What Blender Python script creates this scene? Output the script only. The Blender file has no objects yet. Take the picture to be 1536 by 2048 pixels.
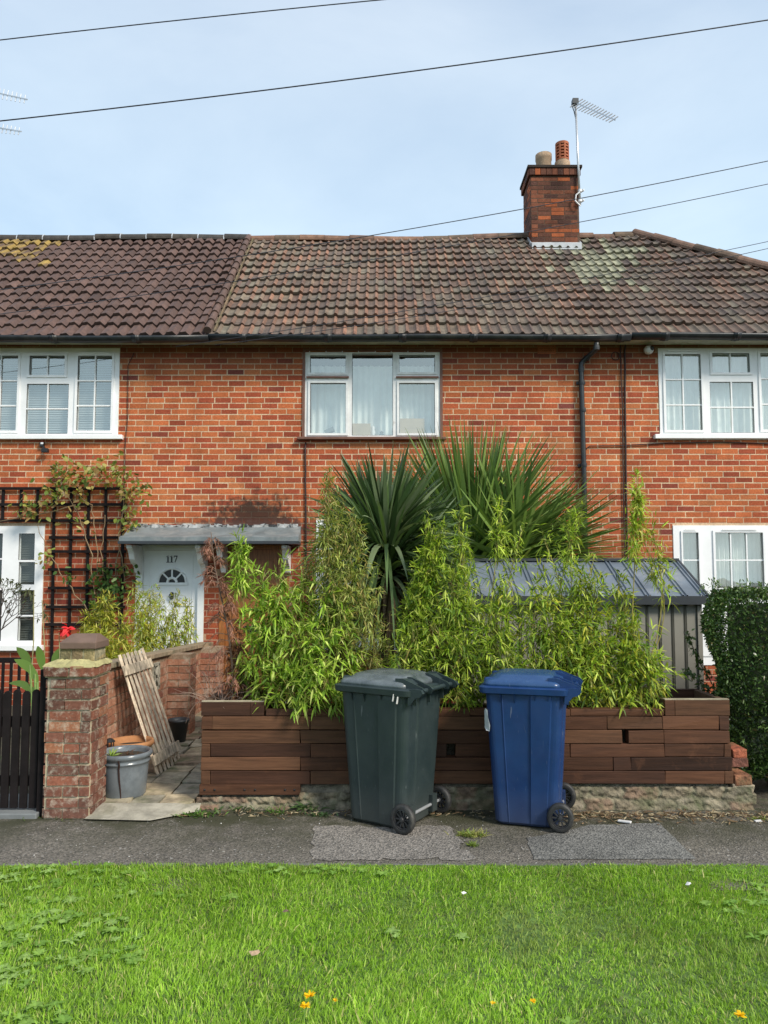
import bpy, bmesh, math, random
import numpy as np
from mathutils import Vector, Matrix
random.seed(7); rng = np.random.default_rng(11)
sc = bpy.context.scene
C = sc.collection
# ------------------------------------------------------------------ camera
F = 1500.0; H = 1.69; PITCH = math.radians(4.0); PY0 = 1050.0
cam = bpy.data.objects.new('camera', bpy.data.cameras.new('camera')); C.objects.link(cam)
cam.location = (0, 0, H); cam.rotation_euler = (math.radians(90) + PITCH, 0, 0)
cam.data.lens = F / 2048 * 36; cam.data.sensor_width = 36; cam.data.shift_y = (PY0 - 1024) / 2048
cam.data.clip_end = 2000; cam.data.clip_start = 0.05
sc.camera = cam
def P(px, py, Y):
    x = (px - 768) / F; y = (PY0 - py) / F
    t = Y / (math.cos(PITCH) - y * math.sin(PITCH))
    return Vector((x * t, Y, H + t * (math.sin(PITCH) + y * math.cos(PITCH))))
def PX(px, py, Y): return P(px, py, Y).x
def PZ(py, Y): return P(768, py, Y).z
def PG(px, py, z=0.0):
    "point on the level z seen at that pixel"
    x = (px - 768) / F; y = (PY0 - py) / F
    d = Vector((x, math.cos(PITCH) - y * math.sin(PITCH), math.sin(PITCH) + y * math.cos(PITCH)))
    t = (z - H) / d.z
    return Vector((d.x * t, d.y * t, z))
# ------------------------------------------------------------------ materials
def new_mat(name):
    m = bpy.data.materials.new(name); m.use_nodes = True
    nt = m.node_tree; b = nt.nodes['Principled BSDF']
    return m, nt, b
def N(nt, t, **kw):
    n = nt.nodes.new(t)
    for k, v in kw.items():
        if k in n.inputs: n.inputs[k].default_value = v
        else: setattr(n, k, v)
    return n
def mixc(nt, fac, a, b, mode='MIX'):
    m = nt.nodes.new('ShaderNodeMix'); m.data_type = 'RGBA'; m.blend_type = mode
    for sock, v in ((m.inputs[0], fac), (m.inputs[6], a), (m.inputs[7], b)):
        if hasattr(v, 'is_linked'): nt.links.new(v, sock)
        elif isinstance(v, (int, float)): sock.default_value = v
        else: sock.default_value = (*v, 1) if len(v) == 3 else v
    return m.outputs[2]
def coords(nt, world=False):
    if world: return nt.nodes.new('ShaderNodeNewGeometry').outputs['Position']
    return nt.nodes.new('ShaderNodeTexCoord').outputs['Object']
def noise(nt, co, scale, detail=4, rough=.6, dist=0, stretch=None):
    if stretch:
        mp = nt.nodes.new('ShaderNodeMapping'); nt.links.new(co, mp.inputs[0]); mp.inputs['Scale'].default_value = stretch; co = mp.outputs[0]
    n = nt.nodes.new('ShaderNodeTexNoise'); nt.links.new(co, n.inputs['Vector'])
    n.inputs['Scale'].default_value = scale; n.inputs['Detail'].default_value = detail
    n.inputs['Roughness'].default_value = rough; n.inputs['Distortion'].default_value = dist
    return n.outputs['Fac']
def ramp(nt, fac, lo, hi, a=(0,0,0), b=(1,1,1)):
    r = nt.nodes.new('ShaderNodeValToRGB'); nt.links.new(fac, r.inputs[0])
    r.color_ramp.elements[0].position = lo; r.color_ramp.elements[1].position = hi
    r.color_ramp.elements[0].color = (*a, 1); r.color_ramp.elements[1].color = (*b, 1)
    return r.outputs[0]
def attrcol(nt):
    a = nt.nodes.new('ShaderNodeAttribute'); a.attribute_name = 'Col'; return a.outputs['Color']
def bump(nt, b, h, strength=.3, dist=.01):
    n = nt.nodes.new('ShaderNodeBump'); n.inputs['Strength'].default_value = strength; n.inputs['Distance'].default_value = dist
    nt.links.new(h, n.inputs['Height']); nt.links.new(n.outputs[0], b.inputs['Normal'])
def mat(name, col, rough=.6, var=.2, scale=6, bmp=.15, bscale=80, metal=0, attr=False, world=True, stretch=None, dirt=None, spec=.5, bdist=.004, dscale=1.7, dlo=.5, dhi=.7):
    m, nt, b = new_mat(name); co = coords(nt, world)
    n1 = noise(nt, co, scale, 5, .62, 0, stretch)
    base = attrcol(nt) if attr else col
    lo = tuple(1 - var for _ in range(3)); hi = tuple(1 + var for _ in range(3))
    out = mixc(nt, 1.0, base, ramp(nt, n1, .34, .66, lo, hi), 'MULTIPLY')
    if dirt:
        n2 = noise(nt, co, dscale, 6, .7, .3)
        out = mixc(nt, ramp(nt, n2, dlo, dhi), out, dirt)
    nt.links.new(out, b.inputs['Base Color'])
    b.inputs['Roughness'].default_value = rough; b.inputs['Metallic'].default_value = metal
    b.inputs['Specular IOR Level'].default_value = spec
    if bmp: bump(nt, b, noise(nt, co, bscale, 4, .6, 0, stretch), bmp, bdist)
    return m
def leafmat(name, trans=.35, rough=.45, tint=(1,1,1)):
    m, nt, b = new_mat(name); a = attrcol(nt)
    a = mixc(nt, 1.0, a, tint, 'MULTIPLY')
    nt.links.new(a, b.inputs['Base Color']); b.inputs['Roughness'].default_value = rough
    b.inputs['Specular IOR Level'].default_value = .35
    tr = nt.nodes.new('ShaderNodeBsdfTranslucent')
    nt.links.new(mixc(nt, 1.0, a, (1.15, 1.2, .6), 'MULTIPLY'), tr.inputs[0])
    mx = nt.nodes.new('ShaderNodeMixShader'); mx.inputs[0].default_value = trans
    nt.links.new(b.outputs[0], mx.inputs[1]); nt.links.new(tr.outputs[0], mx.inputs[2])
    nt.links.new(mx.outputs[0], nt.nodes['Material Output'].inputs[0])
    return m
M = {}
# brick: colour of each brick from the mesh, weathering and some painted shade on top
def brickmat(name, stain_and_shade=False, grime=.25, green=0.0):
    m, nt, b = new_mat(name); co = coords(nt, True)
    c = attrcol(nt)
    c = mixc(nt, 1.0, c, ramp(nt, noise(nt, co, 45, 5, .7), .25, .75, (.6,.58,.58), (1.35,1.34,1.32)), 'MULTIPLY')
    c = mixc(nt, 1.0, c, ramp(nt, noise(nt, co, 1.1, 4, .6), .3, .72, (1-grime,)*3, (1.1,1.1,1.08)), 'MULTIPLY')
    c = mixc(nt, 1.0, c, ramp(nt, noise(nt, co, 2.2, 5, .65, .2, (2.2, 2.2, .45)), .3, .7, (.80,.78,.78), (1.08,1.08,1.07)), 'MULTIPLY')
    fl = noise(nt, co, 90, 3, .6)
    c = mixc(nt, ramp(nt, fl, .68, .74), c, (.55, .42, .3))
    if green:
        g = noise(nt, co, 13, 6, .75)
        gm = nt.nodes.new('ShaderNodeMath'); gm.operation = 'MULTIPLY'; nt.links.new(ramp(nt, g, .5, .68), gm.inputs[0]); gm.inputs[1].default_value = green
        c = mixc(nt, gm.outputs[0], c, (.62, .58, .46))
    if stain_and_shade:
        sp = nt.nodes.new('ShaderNodeSeparateXYZ'); nt.links.new(co, sp.inputs[0])
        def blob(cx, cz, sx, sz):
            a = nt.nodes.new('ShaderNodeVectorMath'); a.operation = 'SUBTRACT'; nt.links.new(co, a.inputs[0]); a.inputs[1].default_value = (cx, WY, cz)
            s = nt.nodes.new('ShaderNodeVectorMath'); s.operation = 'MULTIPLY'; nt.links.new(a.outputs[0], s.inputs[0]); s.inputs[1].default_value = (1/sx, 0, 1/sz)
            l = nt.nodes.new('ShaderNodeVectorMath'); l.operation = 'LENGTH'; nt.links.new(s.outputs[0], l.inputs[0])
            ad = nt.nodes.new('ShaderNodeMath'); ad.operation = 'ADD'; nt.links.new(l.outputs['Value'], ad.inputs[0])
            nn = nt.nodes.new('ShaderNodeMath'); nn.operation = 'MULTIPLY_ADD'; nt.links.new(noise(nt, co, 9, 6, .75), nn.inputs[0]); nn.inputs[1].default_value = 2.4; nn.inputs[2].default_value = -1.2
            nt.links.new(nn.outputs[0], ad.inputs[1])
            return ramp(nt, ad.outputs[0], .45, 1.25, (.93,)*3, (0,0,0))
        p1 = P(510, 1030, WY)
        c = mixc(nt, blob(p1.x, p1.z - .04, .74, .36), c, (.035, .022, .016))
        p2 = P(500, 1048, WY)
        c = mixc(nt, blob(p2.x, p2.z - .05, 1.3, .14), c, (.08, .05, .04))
        # shadow of the eaves painted into the top courses
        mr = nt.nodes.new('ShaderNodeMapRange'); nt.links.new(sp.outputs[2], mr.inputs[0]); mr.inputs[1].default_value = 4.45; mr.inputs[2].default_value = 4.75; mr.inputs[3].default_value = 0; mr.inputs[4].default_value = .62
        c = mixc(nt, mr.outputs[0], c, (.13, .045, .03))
        mr = nt.nodes.new('ShaderNodeMapRange'); nt.links.new(sp.outputs[2], mr.inputs[0]); mr.inputs[1].default_value = 2.6; mr.inputs[2].default_value = 1.9; mr.inputs[3].default_value = 0; mr.inputs[4].default_value = .38
        c = mixc(nt, mr.outputs[0], c, (.22, .035, .025))  # lower courses tinted darker red, shade put into the brick colour
    nt.links.new(c, b.inputs['Base Color']); b.inputs['Roughness'].default_value = .88; b.inputs['Specular IOR Level'].default_value = .25
    bump(nt, b, noise(nt, co, 130, 4, .7), .5, .004)
    return m
WY = 10.07
M['brick'] = brickmat('house brick', True)
M['chimney_brick'] = brickmat('sooty chimney brick', grime=.5)
M['pier_brick'] = brickmat('weathered pier brick', green=.6)
M['garden_brick'] = brickmat('pale garden brick', green=.5)
M['tile'] = mat('clay roof tile', None, .85, .3, 9, .4, 60, attr=True, dirt=(.17,.155,.115), dscale=11, dlo=.6, dhi=.75)
M['tile_brown'] = mat('brown concrete tile', None, .75, .2, 14, .3, 70, attr=True)
M['upvc'] = mat('white window plastic', (.87,.87,.86), .35, .05, 3, 0)
M['old_white'] = mat('old white paint', (.78,.78,.76), .5, .1, 7, .1, 50, dirt=(.3,.27,.22), dscale=5, dlo=.62, dhi=.85)
M['fascia'] = mat('cream soffit board', (.55,.53,.44), .6, .15, 5, .1, 30, dirt=(.2,.17,.12), dscale=4, dlo=.58, dhi=.8)
M['black_plastic'] = mat('black gutter plastic', (.018,.021,.024), .38, .3, 6, .05, 30, dirt=(.06,.055,.045), dscale=5, dlo=.5, dhi=.8)
M['brown_wood'] = mat('brown painted sill', (.16,.075,.05), .6, .2, 8, .2, 40)
M['lead'] = mat('grey lead sheet', (.16,.185,.19), .55, .25, 4, .3, 12, dirt=(.25,.26,.25), dscale=5)
M['lead_light'] = mat('pale flaking flashing', (.42,.42,.41), .6, .4, 9, .6, 30, dirt=(.03,.03,.03), dscale=7, dlo=.48, dhi=.56)
M['white_door'] = mat('white door', (.84,.86,.86), .35, .05, 3, .03, 30)
M['wood_door'] = mat('varnished wood door', (.33,.125,.035), .45, .35, 10, .15, 60, stretch=(6,1,.5))
M['black_iron'] = mat('black iron', (.015,.015,.015), .4, .2, 9, 0)
M['trellis'] = mat('black stained timber', (.011,.008,.008), .8, .3, 9, .2, 40, spec=.2)
M['curtain'] = mat('white net curtain', (.86,.90,.86), .9, .08, 5, 0)
M['blind'] = mat('pale window blind', (.42,.45,.45), .7, .05, 5, 0)
M['blind_dark'] = mat('shaded blind', (.10,.11,.10), .7, .05, 5, 0)
M['card'] = mat('brown cardboard', (.50,.37,.22), .85, .1, 5, .1, 30)
M['room'] = mat('dim room plaster', (.22,.21,.19), .9, .1, 2, 0)
M['shed_roof'] = mat('grey ribbed shed roof', (.17,.20,.235), .42, .2, 3, .1, 20, metal=.25, dirt=(.28,.30,.32), dscale=2.5)
M['shed_wall'] = mat('taupe shed wall', (.25,.24,.205), .5, .08, 2, .05, 20)
M['shed_trim'] = mat('dark shed trim', (.035,.04,.045), .45, .1, 5, 0)
M['sleeper'] = mat('stained timber board', None, .68, .28, 6, .35, 22, spec=.25, attr=True, stretch=(.5, 4, 7), bdist=.006, dirt=(.14,.060,.030), dscale=5, dlo=.56, dhi=.85)
M['sleeper_top'] = mat('weathered timber edge', (.34,.29,.2), .8, .4, 8, .3, 30, stretch=(1, 3, 3))
M['pallet'] = mat('bleached grey timber', None, .8, .45, 9, .5, 30, attr=True, stretch=(3,3,.8), dirt=(.17,.13,.1), dscale=9, dlo=.5, dhi=.75)
M['stone'] = mat('mossy rubble stone', None, .9, .5, 12, .9, 35, attr=True, bdist=.02, dirt=(.10,.11,.05), dscale=4.5, dlo=.45, dhi=.7)
M['concrete'] = mat('worn concrete', (.36,.33,.26), .9, .3, 7, .8, 40, dirt=(.16,.15,.09), dscale=3.3, dlo=.5, dhi=.75, bdist=.01)
M['grey_slab'] = mat('grey doorstep slab', (.17,.18,.18), .8, .2, 5, .3, 40)
M['flag'] = mat('old paving flag', None, .9, .4, 9, .8, 40, attr=True, bdist=.01, dirt=(.09,.12,.035), dscale=4, dlo=.5, dhi=.72)
M['soil'] = mat('dark soil', (.05,.04,.026), .95, .4, 12, .9, 40, bdist=.03)
M['glaze'] = mat('grey glazed ceramic', (.155,.175,.19), .22, .2, 7, .1, 20, dirt=(.08,.09,.10), dscale=6, dlo=.5, dhi=.8)
M['terracotta'] = mat('terracotta', (.42,.19,.075), .8, .25, 8, .3, 50)
M['dark_plastic'] = mat('dark plastic', (.04,.045,.05), .5, .2, 8, 0)
M['copings'] = mat('brown concrete cap', (.15,.095,.07), .85, .15, 8, .5, 60)
M['moss_cement'] = mat('mossy cement', (.40,.36,.17), .95, .3, 10, .8, 40, bdist=.01)
M['coping'] = mat('stone coping', (.30,.23,.15), .9, .35, 7, .7, 40, dirt=(.14,.13,.08), dscale=4, bdist=.008)
M['clay'] = mat('buff clay pot', (.40,.27,.17), .85, .3, 12, .4, 50, dirt=(.16,.14,.1), dscale=12)
M['clay_red'] = mat('red clay louvre pot', (.42,.13,.06), .85, .25, 12, .4, 50)
M['alu'] = mat('aerial aluminium', (.6,.61,.62), .35, .1, 9, 0, metal=.6)
M['lead_white'] = mat('pale lead apron', (.50,.52,.54), .5, .15, 9, .2, 30)
M['wire'] = mat('overhead cable', (.03,.035,.045), .6, .1, 9, 0)
M['cable'] = mat('brown wall cable', (.035,.015,.012), .6, .1, 9, 0)
M['white_metal'] = mat('white enamel', (.75,.75,.75), .35, .05, 9, 0)
M['stem'] = mat('plant stem', None, .7, .2, 20, 0, attr=True)
M['trunk'] = mat('fibrous trunk', (.11,.085,.055), .95, .5, 25, .9, 50, bdist=.02)
M['tyre'] = mat('wheel rubber', (.022,.022,.022), .6, .2, 15, .1, 40, dirt=(.07,.065,.055), dscale=14)
M['hub'] = mat('wheel hub', (.035,.035,.037), .45, .1, 15, 0)
M['yellow'] = mat('yellow sign board', (.55,.38,.04), .6, .2, 15, 0)
M['litter'] = mat('white litter', (.7,.68,.66), .6, .1, 15, .2, 20)
M['leaf'] = leafmat('leaf')
M['strap'] = leafmat('strap leaf', .2, .38)
M['grass'] = leafmat('grass blade', .35, .5)
M['hedge_leaf'] = leafmat('hedge leaf', .15, .3)
M['dead'] = leafmat('dead leaf', .25, .8)
M['petal'] = leafmat('petal', .3, .6)
def binmat(name, c1, c2, r1=.34, r2=.6):
    m, nt, b = new_mat(name); co = coords(nt, False)
    n = noise(nt, co, 3.5, 6, .65, .2); c = mixc(nt, ramp(nt, n, .35, .75), c1, c2)
    sp = nt.nodes.new('ShaderNodeSeparateXYZ'); nt.links.new(co, sp.inputs[0])
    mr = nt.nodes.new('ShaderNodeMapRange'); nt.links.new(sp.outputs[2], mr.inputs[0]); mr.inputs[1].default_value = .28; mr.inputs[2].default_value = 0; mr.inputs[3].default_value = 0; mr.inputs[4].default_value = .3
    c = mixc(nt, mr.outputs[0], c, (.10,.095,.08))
    sc_ = noise(nt, co, 55, 3, .5, .5, (1, 1, .18))
    c = mixc(nt, ramp(nt, sc_, .69, .75, (0,0,0), (.22,)*3), c, (.35,.37,.38))
    nt.links.new(c, b.inputs['Base Color'])
    r = ramp(nt, noise(nt, co, 8, 5, .7), .3, .8, (r1,)*3, (r2,)*3); nt.links.new(r, b.inputs['Roughness'])
    bump(nt, b, noise(nt, co, 240, 2, .5), .12, .002)
    return m
M['bin_dark'] = binmat('dark green grey bin plastic', (.018,.031,.033), (.034,.048,.048))
M['bin_blue'] = binmat('blue bin plastic', (.004,.026,.105), (.010,.046,.155))
M['bin_dark_lid'] = binmat('dark bin lid plastic', (.035,.048,.052), (.20,.225,.235), .2, .4)  # pale mottling stands in for sky glare on the lid
M['bin_blue_lid'] = binmat('blue bin lid plastic', (.010,.045,.14), (.035,.085,.2), .2, .42)
def glassmat(name, k, tint=(.95,.98,.97)):
    m, nt, b = new_mat(name); nt.nodes.remove(b)
    t = nt.nodes.new('ShaderNodeBsdfTransparent'); t.inputs[0].default_value = (*tint, 1)
    g = nt.nodes.new('ShaderNodeBsdfGlossy'); g.inputs['Roughness'].default_value = .015; g.inputs[0].default_value = (1,1,.92,1)
    co = coords(nt, True)
    bp = nt.nodes.new('ShaderNodeBump'); bp.inputs['Strength'].default_value = .06; bp.inputs['Distance'].default_value = .02
    nt.links.new(noise(nt, co, 2.2, 2, .5), bp.inputs['Height']); nt.links.new(bp.outputs[0], g.inputs['Normal'])
    mx = nt.nodes.new('ShaderNodeMixShader'); mx.inputs[0].default_value = k
    nt.links.new(t.outputs[0], mx.inputs[1]); nt.links.new(g.outputs[0], mx.inputs[2])
    nt.links.new(mx.outputs[0], nt.nodes['Material Output'].inputs[0])
    return m
M['glass'] = glassmat('window glass', .33)
M['glass_dark'] = glassmat('leaded window glass', .08)
# tarmac
def tarmac(name, base, speck, spd, moss=0):
    m, nt, b = new_mat(name); co = coords(nt, True)
    n = noise(nt, co, 1.3, 6, .65); c = mixc(nt, ramp(nt, n, .3, .72), tuple(v*.72 for v in base), tuple(v*1.25 for v in base))
    v = nt.nodes.new('ShaderNodeTexVoronoi'); v.inputs['Scale'].default_value = 95; nt.links.new(co, v.inputs['Vector'])
    sp = nt.nodes.new('ShaderNodeSeparateColor'); nt.links.new(v.outputs['Color'], sp.inputs[0])
    c = mixc(nt, 1.0, c, ramp(nt, sp.outputs[0], 0, 1, (.5,.5,.5), (1.6,1.55,1.5)), 'MULTIPLY')
    c = mixc(nt, ramp(nt, sp.outputs[1], 1-spd, 1-spd+.02), c, speck)
    if moss:
        g = noise(nt, co, 2.1, 8, .75, .4); mm = nt.nodes.new('ShaderNodeMath'); mm.operation = 'MULTIPLY'
        s2 = nt.nodes.new('ShaderNodeSeparateXYZ'); nt.links.new(co, s2.inputs[0])
        mr = nt.nodes.new('ShaderNodeMapRange'); nt.links.new(s2.outputs[1], mr.inputs[0]); mr.inputs[1].default_value = 4.7; mr.inputs[2].default_value = 5.35; mr.inputs[3].default_value = .10; mr.inputs[4].default_value = moss
        nt.links.new(ramp(nt, g, .36, .54), mm.inputs[0]); nt.links.new(mr.outputs[0], mm.inputs[1])
        c = mixc(nt, mm.outputs[0], c, (.052,.052,.028))
    nt.links.new(c, b.inputs['Base Color']); b.inputs['Roughness'].default_value = .9; b.inputs['Specular IOR Level'].default_value = .3
    bump(nt, b, v.outputs['Distance'], 1.0, .006)
    return m
M['tarmac'] = tarmac('old pavement tarmac', (.142,.130,.112), (.42,.40,.37), .02, 1.0)
M['tarmac_pink'] = tarmac('pinkish tarmac patch', (.185,.172,.155), (.36,.34,.31), .03)
M['tarmac_grey'] = tarmac('smooth tarmac patch', (.155,.155,.145), (.3,.29,.28), .02)
M['lawn'] = mat('lawn soil and thatch', (.085,.15,.028), .95, .5, 14, .8, 40, dirt=(.12,.11,.05), dscale=3, dlo=.55, dhi=.75, bdist=.02)
M['earth'] = mat('garden earth', (.07,.06,.04), .95, .4, 8, .8, 30, dirt=(.04,.07,.02), dscale=2, bdist=.02)
# ------------------------------------------------------------------ mesh builder
WL = {}
class MB:
    def __init__(s): s.v = []; s.f = []; s.c = []; s.n = 0; s.hascol = False
    def add(s, v, faces, col=None):
        v = np.asarray(v, float).reshape(-1, 3)
        s.v.append(v)
        for fa in faces:
            fa = np.asarray(fa, int)
            if fa.ndim == 1: fa = fa[None]
            s.f.append(fa + s.n)
        if col is None: cc = np.ones((len(v), 4)) * .5; cc[:, 3] = 1
        else:
            col = np.asarray(col, float); s.hascol = True
            cc = np.ones((len(v), 4)); cc[:, :3] = col
        s.c.append(cc); s.n += len(v)
    def build(s, name, m, parent=None, smooth=False, tagv=None, origin=None, bevel=0):
        if not s.v: return None
        v = np.concatenate(s.v)
        if parent is not None: o0 = np.array(WL[parent.name_full])
        elif origin is not None: o0 = np.array(origin)
        else:
            o0 = np.array([(v[:,0].min()+v[:,0].max())/2, (v[:,1].min()+v[:,1].max())/2, v[:,2].min()])
        v = v - o0
        me = bpy.data.meshes.new(name)
        tot = sum(f.shape[0] for f in s.f); loops = sum(f.size for f in s.f)
        me.vertices.add(len(v)); me.vertices.foreach_set('co', v.astype(np.float32).ravel())
        me.loops.add(loops); me.polygons.add(tot)
        me.loops.foreach_set('vertex_index', np.concatenate([f.ravel() for f in s.f]).astype(np.int32))
        sizes = np.concatenate([np.full(f.shape[0], f.shape[1]) for f in s.f]).astype(np.int32)
        st = np.concatenate([[0], np.cumsum(sizes)[:-1]]).astype(np.int32)
        me.polygons.foreach_set('loop_start', st); me.polygons.foreach_set('loop_total', sizes)
        me.polygons.foreach_set('use_smooth', np.full(tot, smooth, dtype=bool))
        me.update(calc_edges=True)
        if s.hascol:
            a = me.color_attributes.new('Col', 'FLOAT_COLOR', 'POINT')
            a.data.foreach_set('color', np.concatenate(s.c).astype(np.float32).ravel())
        me.validate()
        me.materials.append(m)
        o = bpy.data.objects.new(name, me); C.objects.link(o)
        if parent is not None: o.parent = parent
        else: o.location = o0
        WL[o.name_full] = tuple(o0)
        if bevel:
            md = o.modifiers.new('bevel', 'BEVEL'); md.width = bevel; md.segments = 2; md.limit_method = 'ANGLE'; md.angle_limit = math.radians(40)
        if tagv: tag(o, *tagv)
        return o
    def box(s, a, b, col=None, jit=0):
        x0, y0, z0 = a; x1, y1, z1 = b
        v = np.array([(x0,y0,z0),(x1,y0,z0),(x1,y1,z0),(x0,y1,z0),(x0,y0,z1),(x1,y0,z1),(x1,y1,z1),(x0,y1,z1)])
        if jit: v = v + rng.normal(0, jit, v.shape)
        s.add(v, [[(0,3,2,1),(4,5,6,7),(0,1,5,4),(1,2,6,5),(2,3,7,6),(3,0,4,7)]], col)
    def obox(s, p, q, w, t, up=(0,0,1), col=None, ext=0):
        "bar from p to q, width w across, thickness t along up-ish"
        p = Vector(p); q = Vector(q); d = (q - p).normalized(); up = Vector(up)
        sd = d.cross(up).normalized(); u = sd.cross(d).normalized()
        p = p - d*ext; q = q + d*ext
        vs = []
        for e in (p, q):
            for (a, b) in ((-1,-1),(1,-1),(1,1),(-1,1)): vs.append(e + sd*a*w/2 + u*b*t/2)
        s.add([tuple(v) for v in vs], [[(0,1,2,3),(7,6,5,4),(0,4,5,1),(1,5,6,2),(2,6,7,3),(3,7,4,0)]], col)
    def tube(s, pts, r, n=8, col=None, caps=True):
        pts = [Vector(p) for p in pts]; k = len(pts)
        if not hasattr(r, '__len__'): r = [r]*k
        rings = []; prev = None
        for i, p in enumerate(pts):
            d = (pts[min(i+1, k-1)] - pts[max(i-1, 0)])
            if d.length < 1e-9: d = Vector((0,0,1))
            d.normalize()
            if prev is None:
                a = d.orthogonal().normalized()
            else:
                a = prev - d*prev.dot(d)
                if a.length < 1e-6: a = d.orthogonal()
                a.normalize()
            prev = a; b = d.cross(a)
            rings.append([tuple(p + (a*math.cos(2*math.pi*j/n) + b*math.sin(2*math.pi*j/n))*r[i]) for j in range(n)])
        s.loft(rings, caps, col)
    def loft(s, rings, caps=True, col=None, closed=True):
        rings = np.array(rings); k, n, _ = rings.shape
        i = np.arange(k-1)[:, None]; j = np.arange(n if closed else n-1)[None]; j2 = (j+1) % n
        q = np.stack([i*n+j, i*n+j2, (i+1)*n+j2, (i+1)*n+j], -1).reshape(-1, 4)
        fs = [q]
        if caps: fs += [np.arange(n)[::-1][None], ((k-1)*n + np.arange(n))[None]]
        s.add(rings.reshape(-1, 3), fs, col)
    def lathe(s, prof, c, n=32, col=None, caps=False, axis='z'):
        rings = []
        for (r, h) in prof:
            ring = []
            for j in range(n):
                a = 2*math.pi*j/n
                if axis == 'z': ring.append((c[0]+r*math.cos(a), c[1]+r*math.sin(a), c[2]+h))
                elif axis == 'y': ring.append((c[0]+r*math.cos(a), c[1]+h, c[2]+r*math.sin(a)))
                else: ring.append((c[0]+h, c[1]+r*math.cos(a), c[2]+r*math.sin(a)))
            rings.append(ring)
        s.loft(rings, caps, col)
    def quad(s, a, b, c, d, col=None): s.add([tuple(a), tuple(b), tuple(c), tuple(d)], [[(0,1,2,3)]], col)
    def straps(s, pos, dr, L, W, droop, segs, col, wid=None, prof=None, side=None, down=(0,0,-1)):
        "many curved leaf strips at once"
        pos = np.asarray(pos, float); dr = np.asarray(dr, float); n = len(pos)
        dr = dr / np.linalg.norm(dr, axis=1, keepdims=True)
        L = np.broadcast_to(L, n); W = np.broadcast_to(W, n); droop = np.broadcast_to(droop, n)
        if side is None:
            sd = np.cross(dr, np.array([0, 0, 1.0])) + rng.normal(0, .35, (n, 3))
            sd -= dr * (sd*dr).sum(1, keepdims=True)
        else: sd = side
        sd = sd / (np.linalg.norm(sd, axis=1, keepdims=True) + 1e-9)
        if prof is None: prof = [1]*segs + [.04]
        V = np.zeros((n, (segs+1)*2, 3))
        for k in range(segs+1):
            t = k/segs
            p = pos + dr*(L*t)[:, None] + np.array(down)[None]*(droop*L*t*t)[:, None]
            w = (W*prof[k]/2)[:, None]*sd
            V[:, 2*k] = p - w; V[:, 2*k+1] = p + w
        m = (segs+1)*2
        b = (np.arange(n)*m)[:, None, None]
        q = np.array([(2*k, 2*k+1, 2*k+3, 2*k+2) for k in range(segs)])[None]
        col = np.asarray(col, float)
        if col.ndim == 1: col = np.tile(col, (n, 1))
        s.add(V.reshape(-1, 3), [(b+q).reshape(-1, 4)], np.repeat(col, m, 0))
def plate(mb, rect, holes, y0, y1, col=None):
    "wall/frame plate in the XZ plane with rectangular holes, front face at y0, back at y1"
    xs = sorted(set([rect[0], rect[2]] + [min(max(h[i], rect[0]), rect[2]) for h in holes for i in (0, 2)]))
    zs = sorted(set([rect[1], rect[3]] + [min(max(h[i], rect[1]), rect[3]) for h in holes for i in (1, 3)]))
    solid = {}
    for i in range(len(xs)-1):
        for j in range(len(zs)-1):
            cx = (xs[i]+xs[i+1])/2; cz = (zs[j]+zs[j+1])/2
            solid[i, j] = not any(h[0] < cx < h[2] and h[1] < cz < h[3] for h in holes)
    for (i, j), sv in solid.items():
        if not sv: continue
        a, b, c, d = xs[i], xs[i+1], zs[j], zs[j+1]
        mb.quad((a,y0,c),(b,y0,c),(b,y0,d),(a,y0,d), col); mb.quad((b,y1,c),(a,y1,c),(a,y1,d),(b,y1,d), col)
        if not solid.get((i-1, j)): mb.quad((a,y1,c),(a,y0,c),(a,y0,d),(a,y1,d), col)
        if not solid.get((i+1, j)): mb.quad((b,y0,c),(b,y1,c),(b,y1,d),(b,y0,d), col)
        if not solid.get((i, j-1)): mb.quad((a,y1,c),(b,y1,c),(b,y0,c),(a,y0,c), col)
        if not solid.get((i, j+1)): mb.quad((a,y0,d),(b,y0,d),(b,y1,d),(a,y1,d), col)
def tag(o, label, cat=None, group=None, kind=None):
    if label: o['label'] = label
    if cat: o['category'] = cat
    if group: o['group'] = group
    if kind: o['kind'] = kind
def thing(name, label, cat, loc=(0,0,0), group=None):
    o = bpy.data.objects.new(name, None); C.objects.link(o); o.location = loc; o.empty_display_size = .1
    tag(o, label, cat, group); WL[o.name_full] = tuple(loc); return o
def struct(o): o['kind'] = 'structure'; return o
def sheet(name, pts, m, z=None, sub=0):
    mb = MB(); mb.add([tuple(p) for p in pts], [[tuple(range(len(pts)))]])
    o = mb.build(name, m, None); struct(o); return o
# ------------------------------------------------------------------ bricks
def pal_house(n):
    base = np.array([(.52,.148,.055),(.46,.112,.045),(.38,.085,.040),(.54,.18,.07),(.29,.068,.04),(.22,.06,.045)])
    k = rng.choice(6, n, p=[.37,.29,.18,.11,.04,.01]); return base[k]*rng.normal(1, .09, (n, 1))
def pal_pier(n):
    base = np.array([(.20,.085,.058),(.15,.072,.052),(.26,.10,.062),(.33,.14,.075)])
    return base[rng.choice(4, n, p=[.4,.3,.2,.1])]*rng.normal(1, .12, (n, 1))
def pal_garden(n):
    base = np.array([(.44,.21,.13),(.37,.165,.10),(.50,.27,.18),(.28,.11,.075)])
    return base[rng.choice(4, n, p=[.4,.3,.2,.1])]*rng.normal(1, .1, (n, 1))
def pal_chim(n):
    base = np.array([(.17,.07,.045),(.25,.09,.05),(.46,.13,.05),(.11,.05,.038)])
    return base[rng.choice(4, n, p=[.35,.3,.2,.15])]*rng.normal(1, .12, (n, 1))
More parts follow.
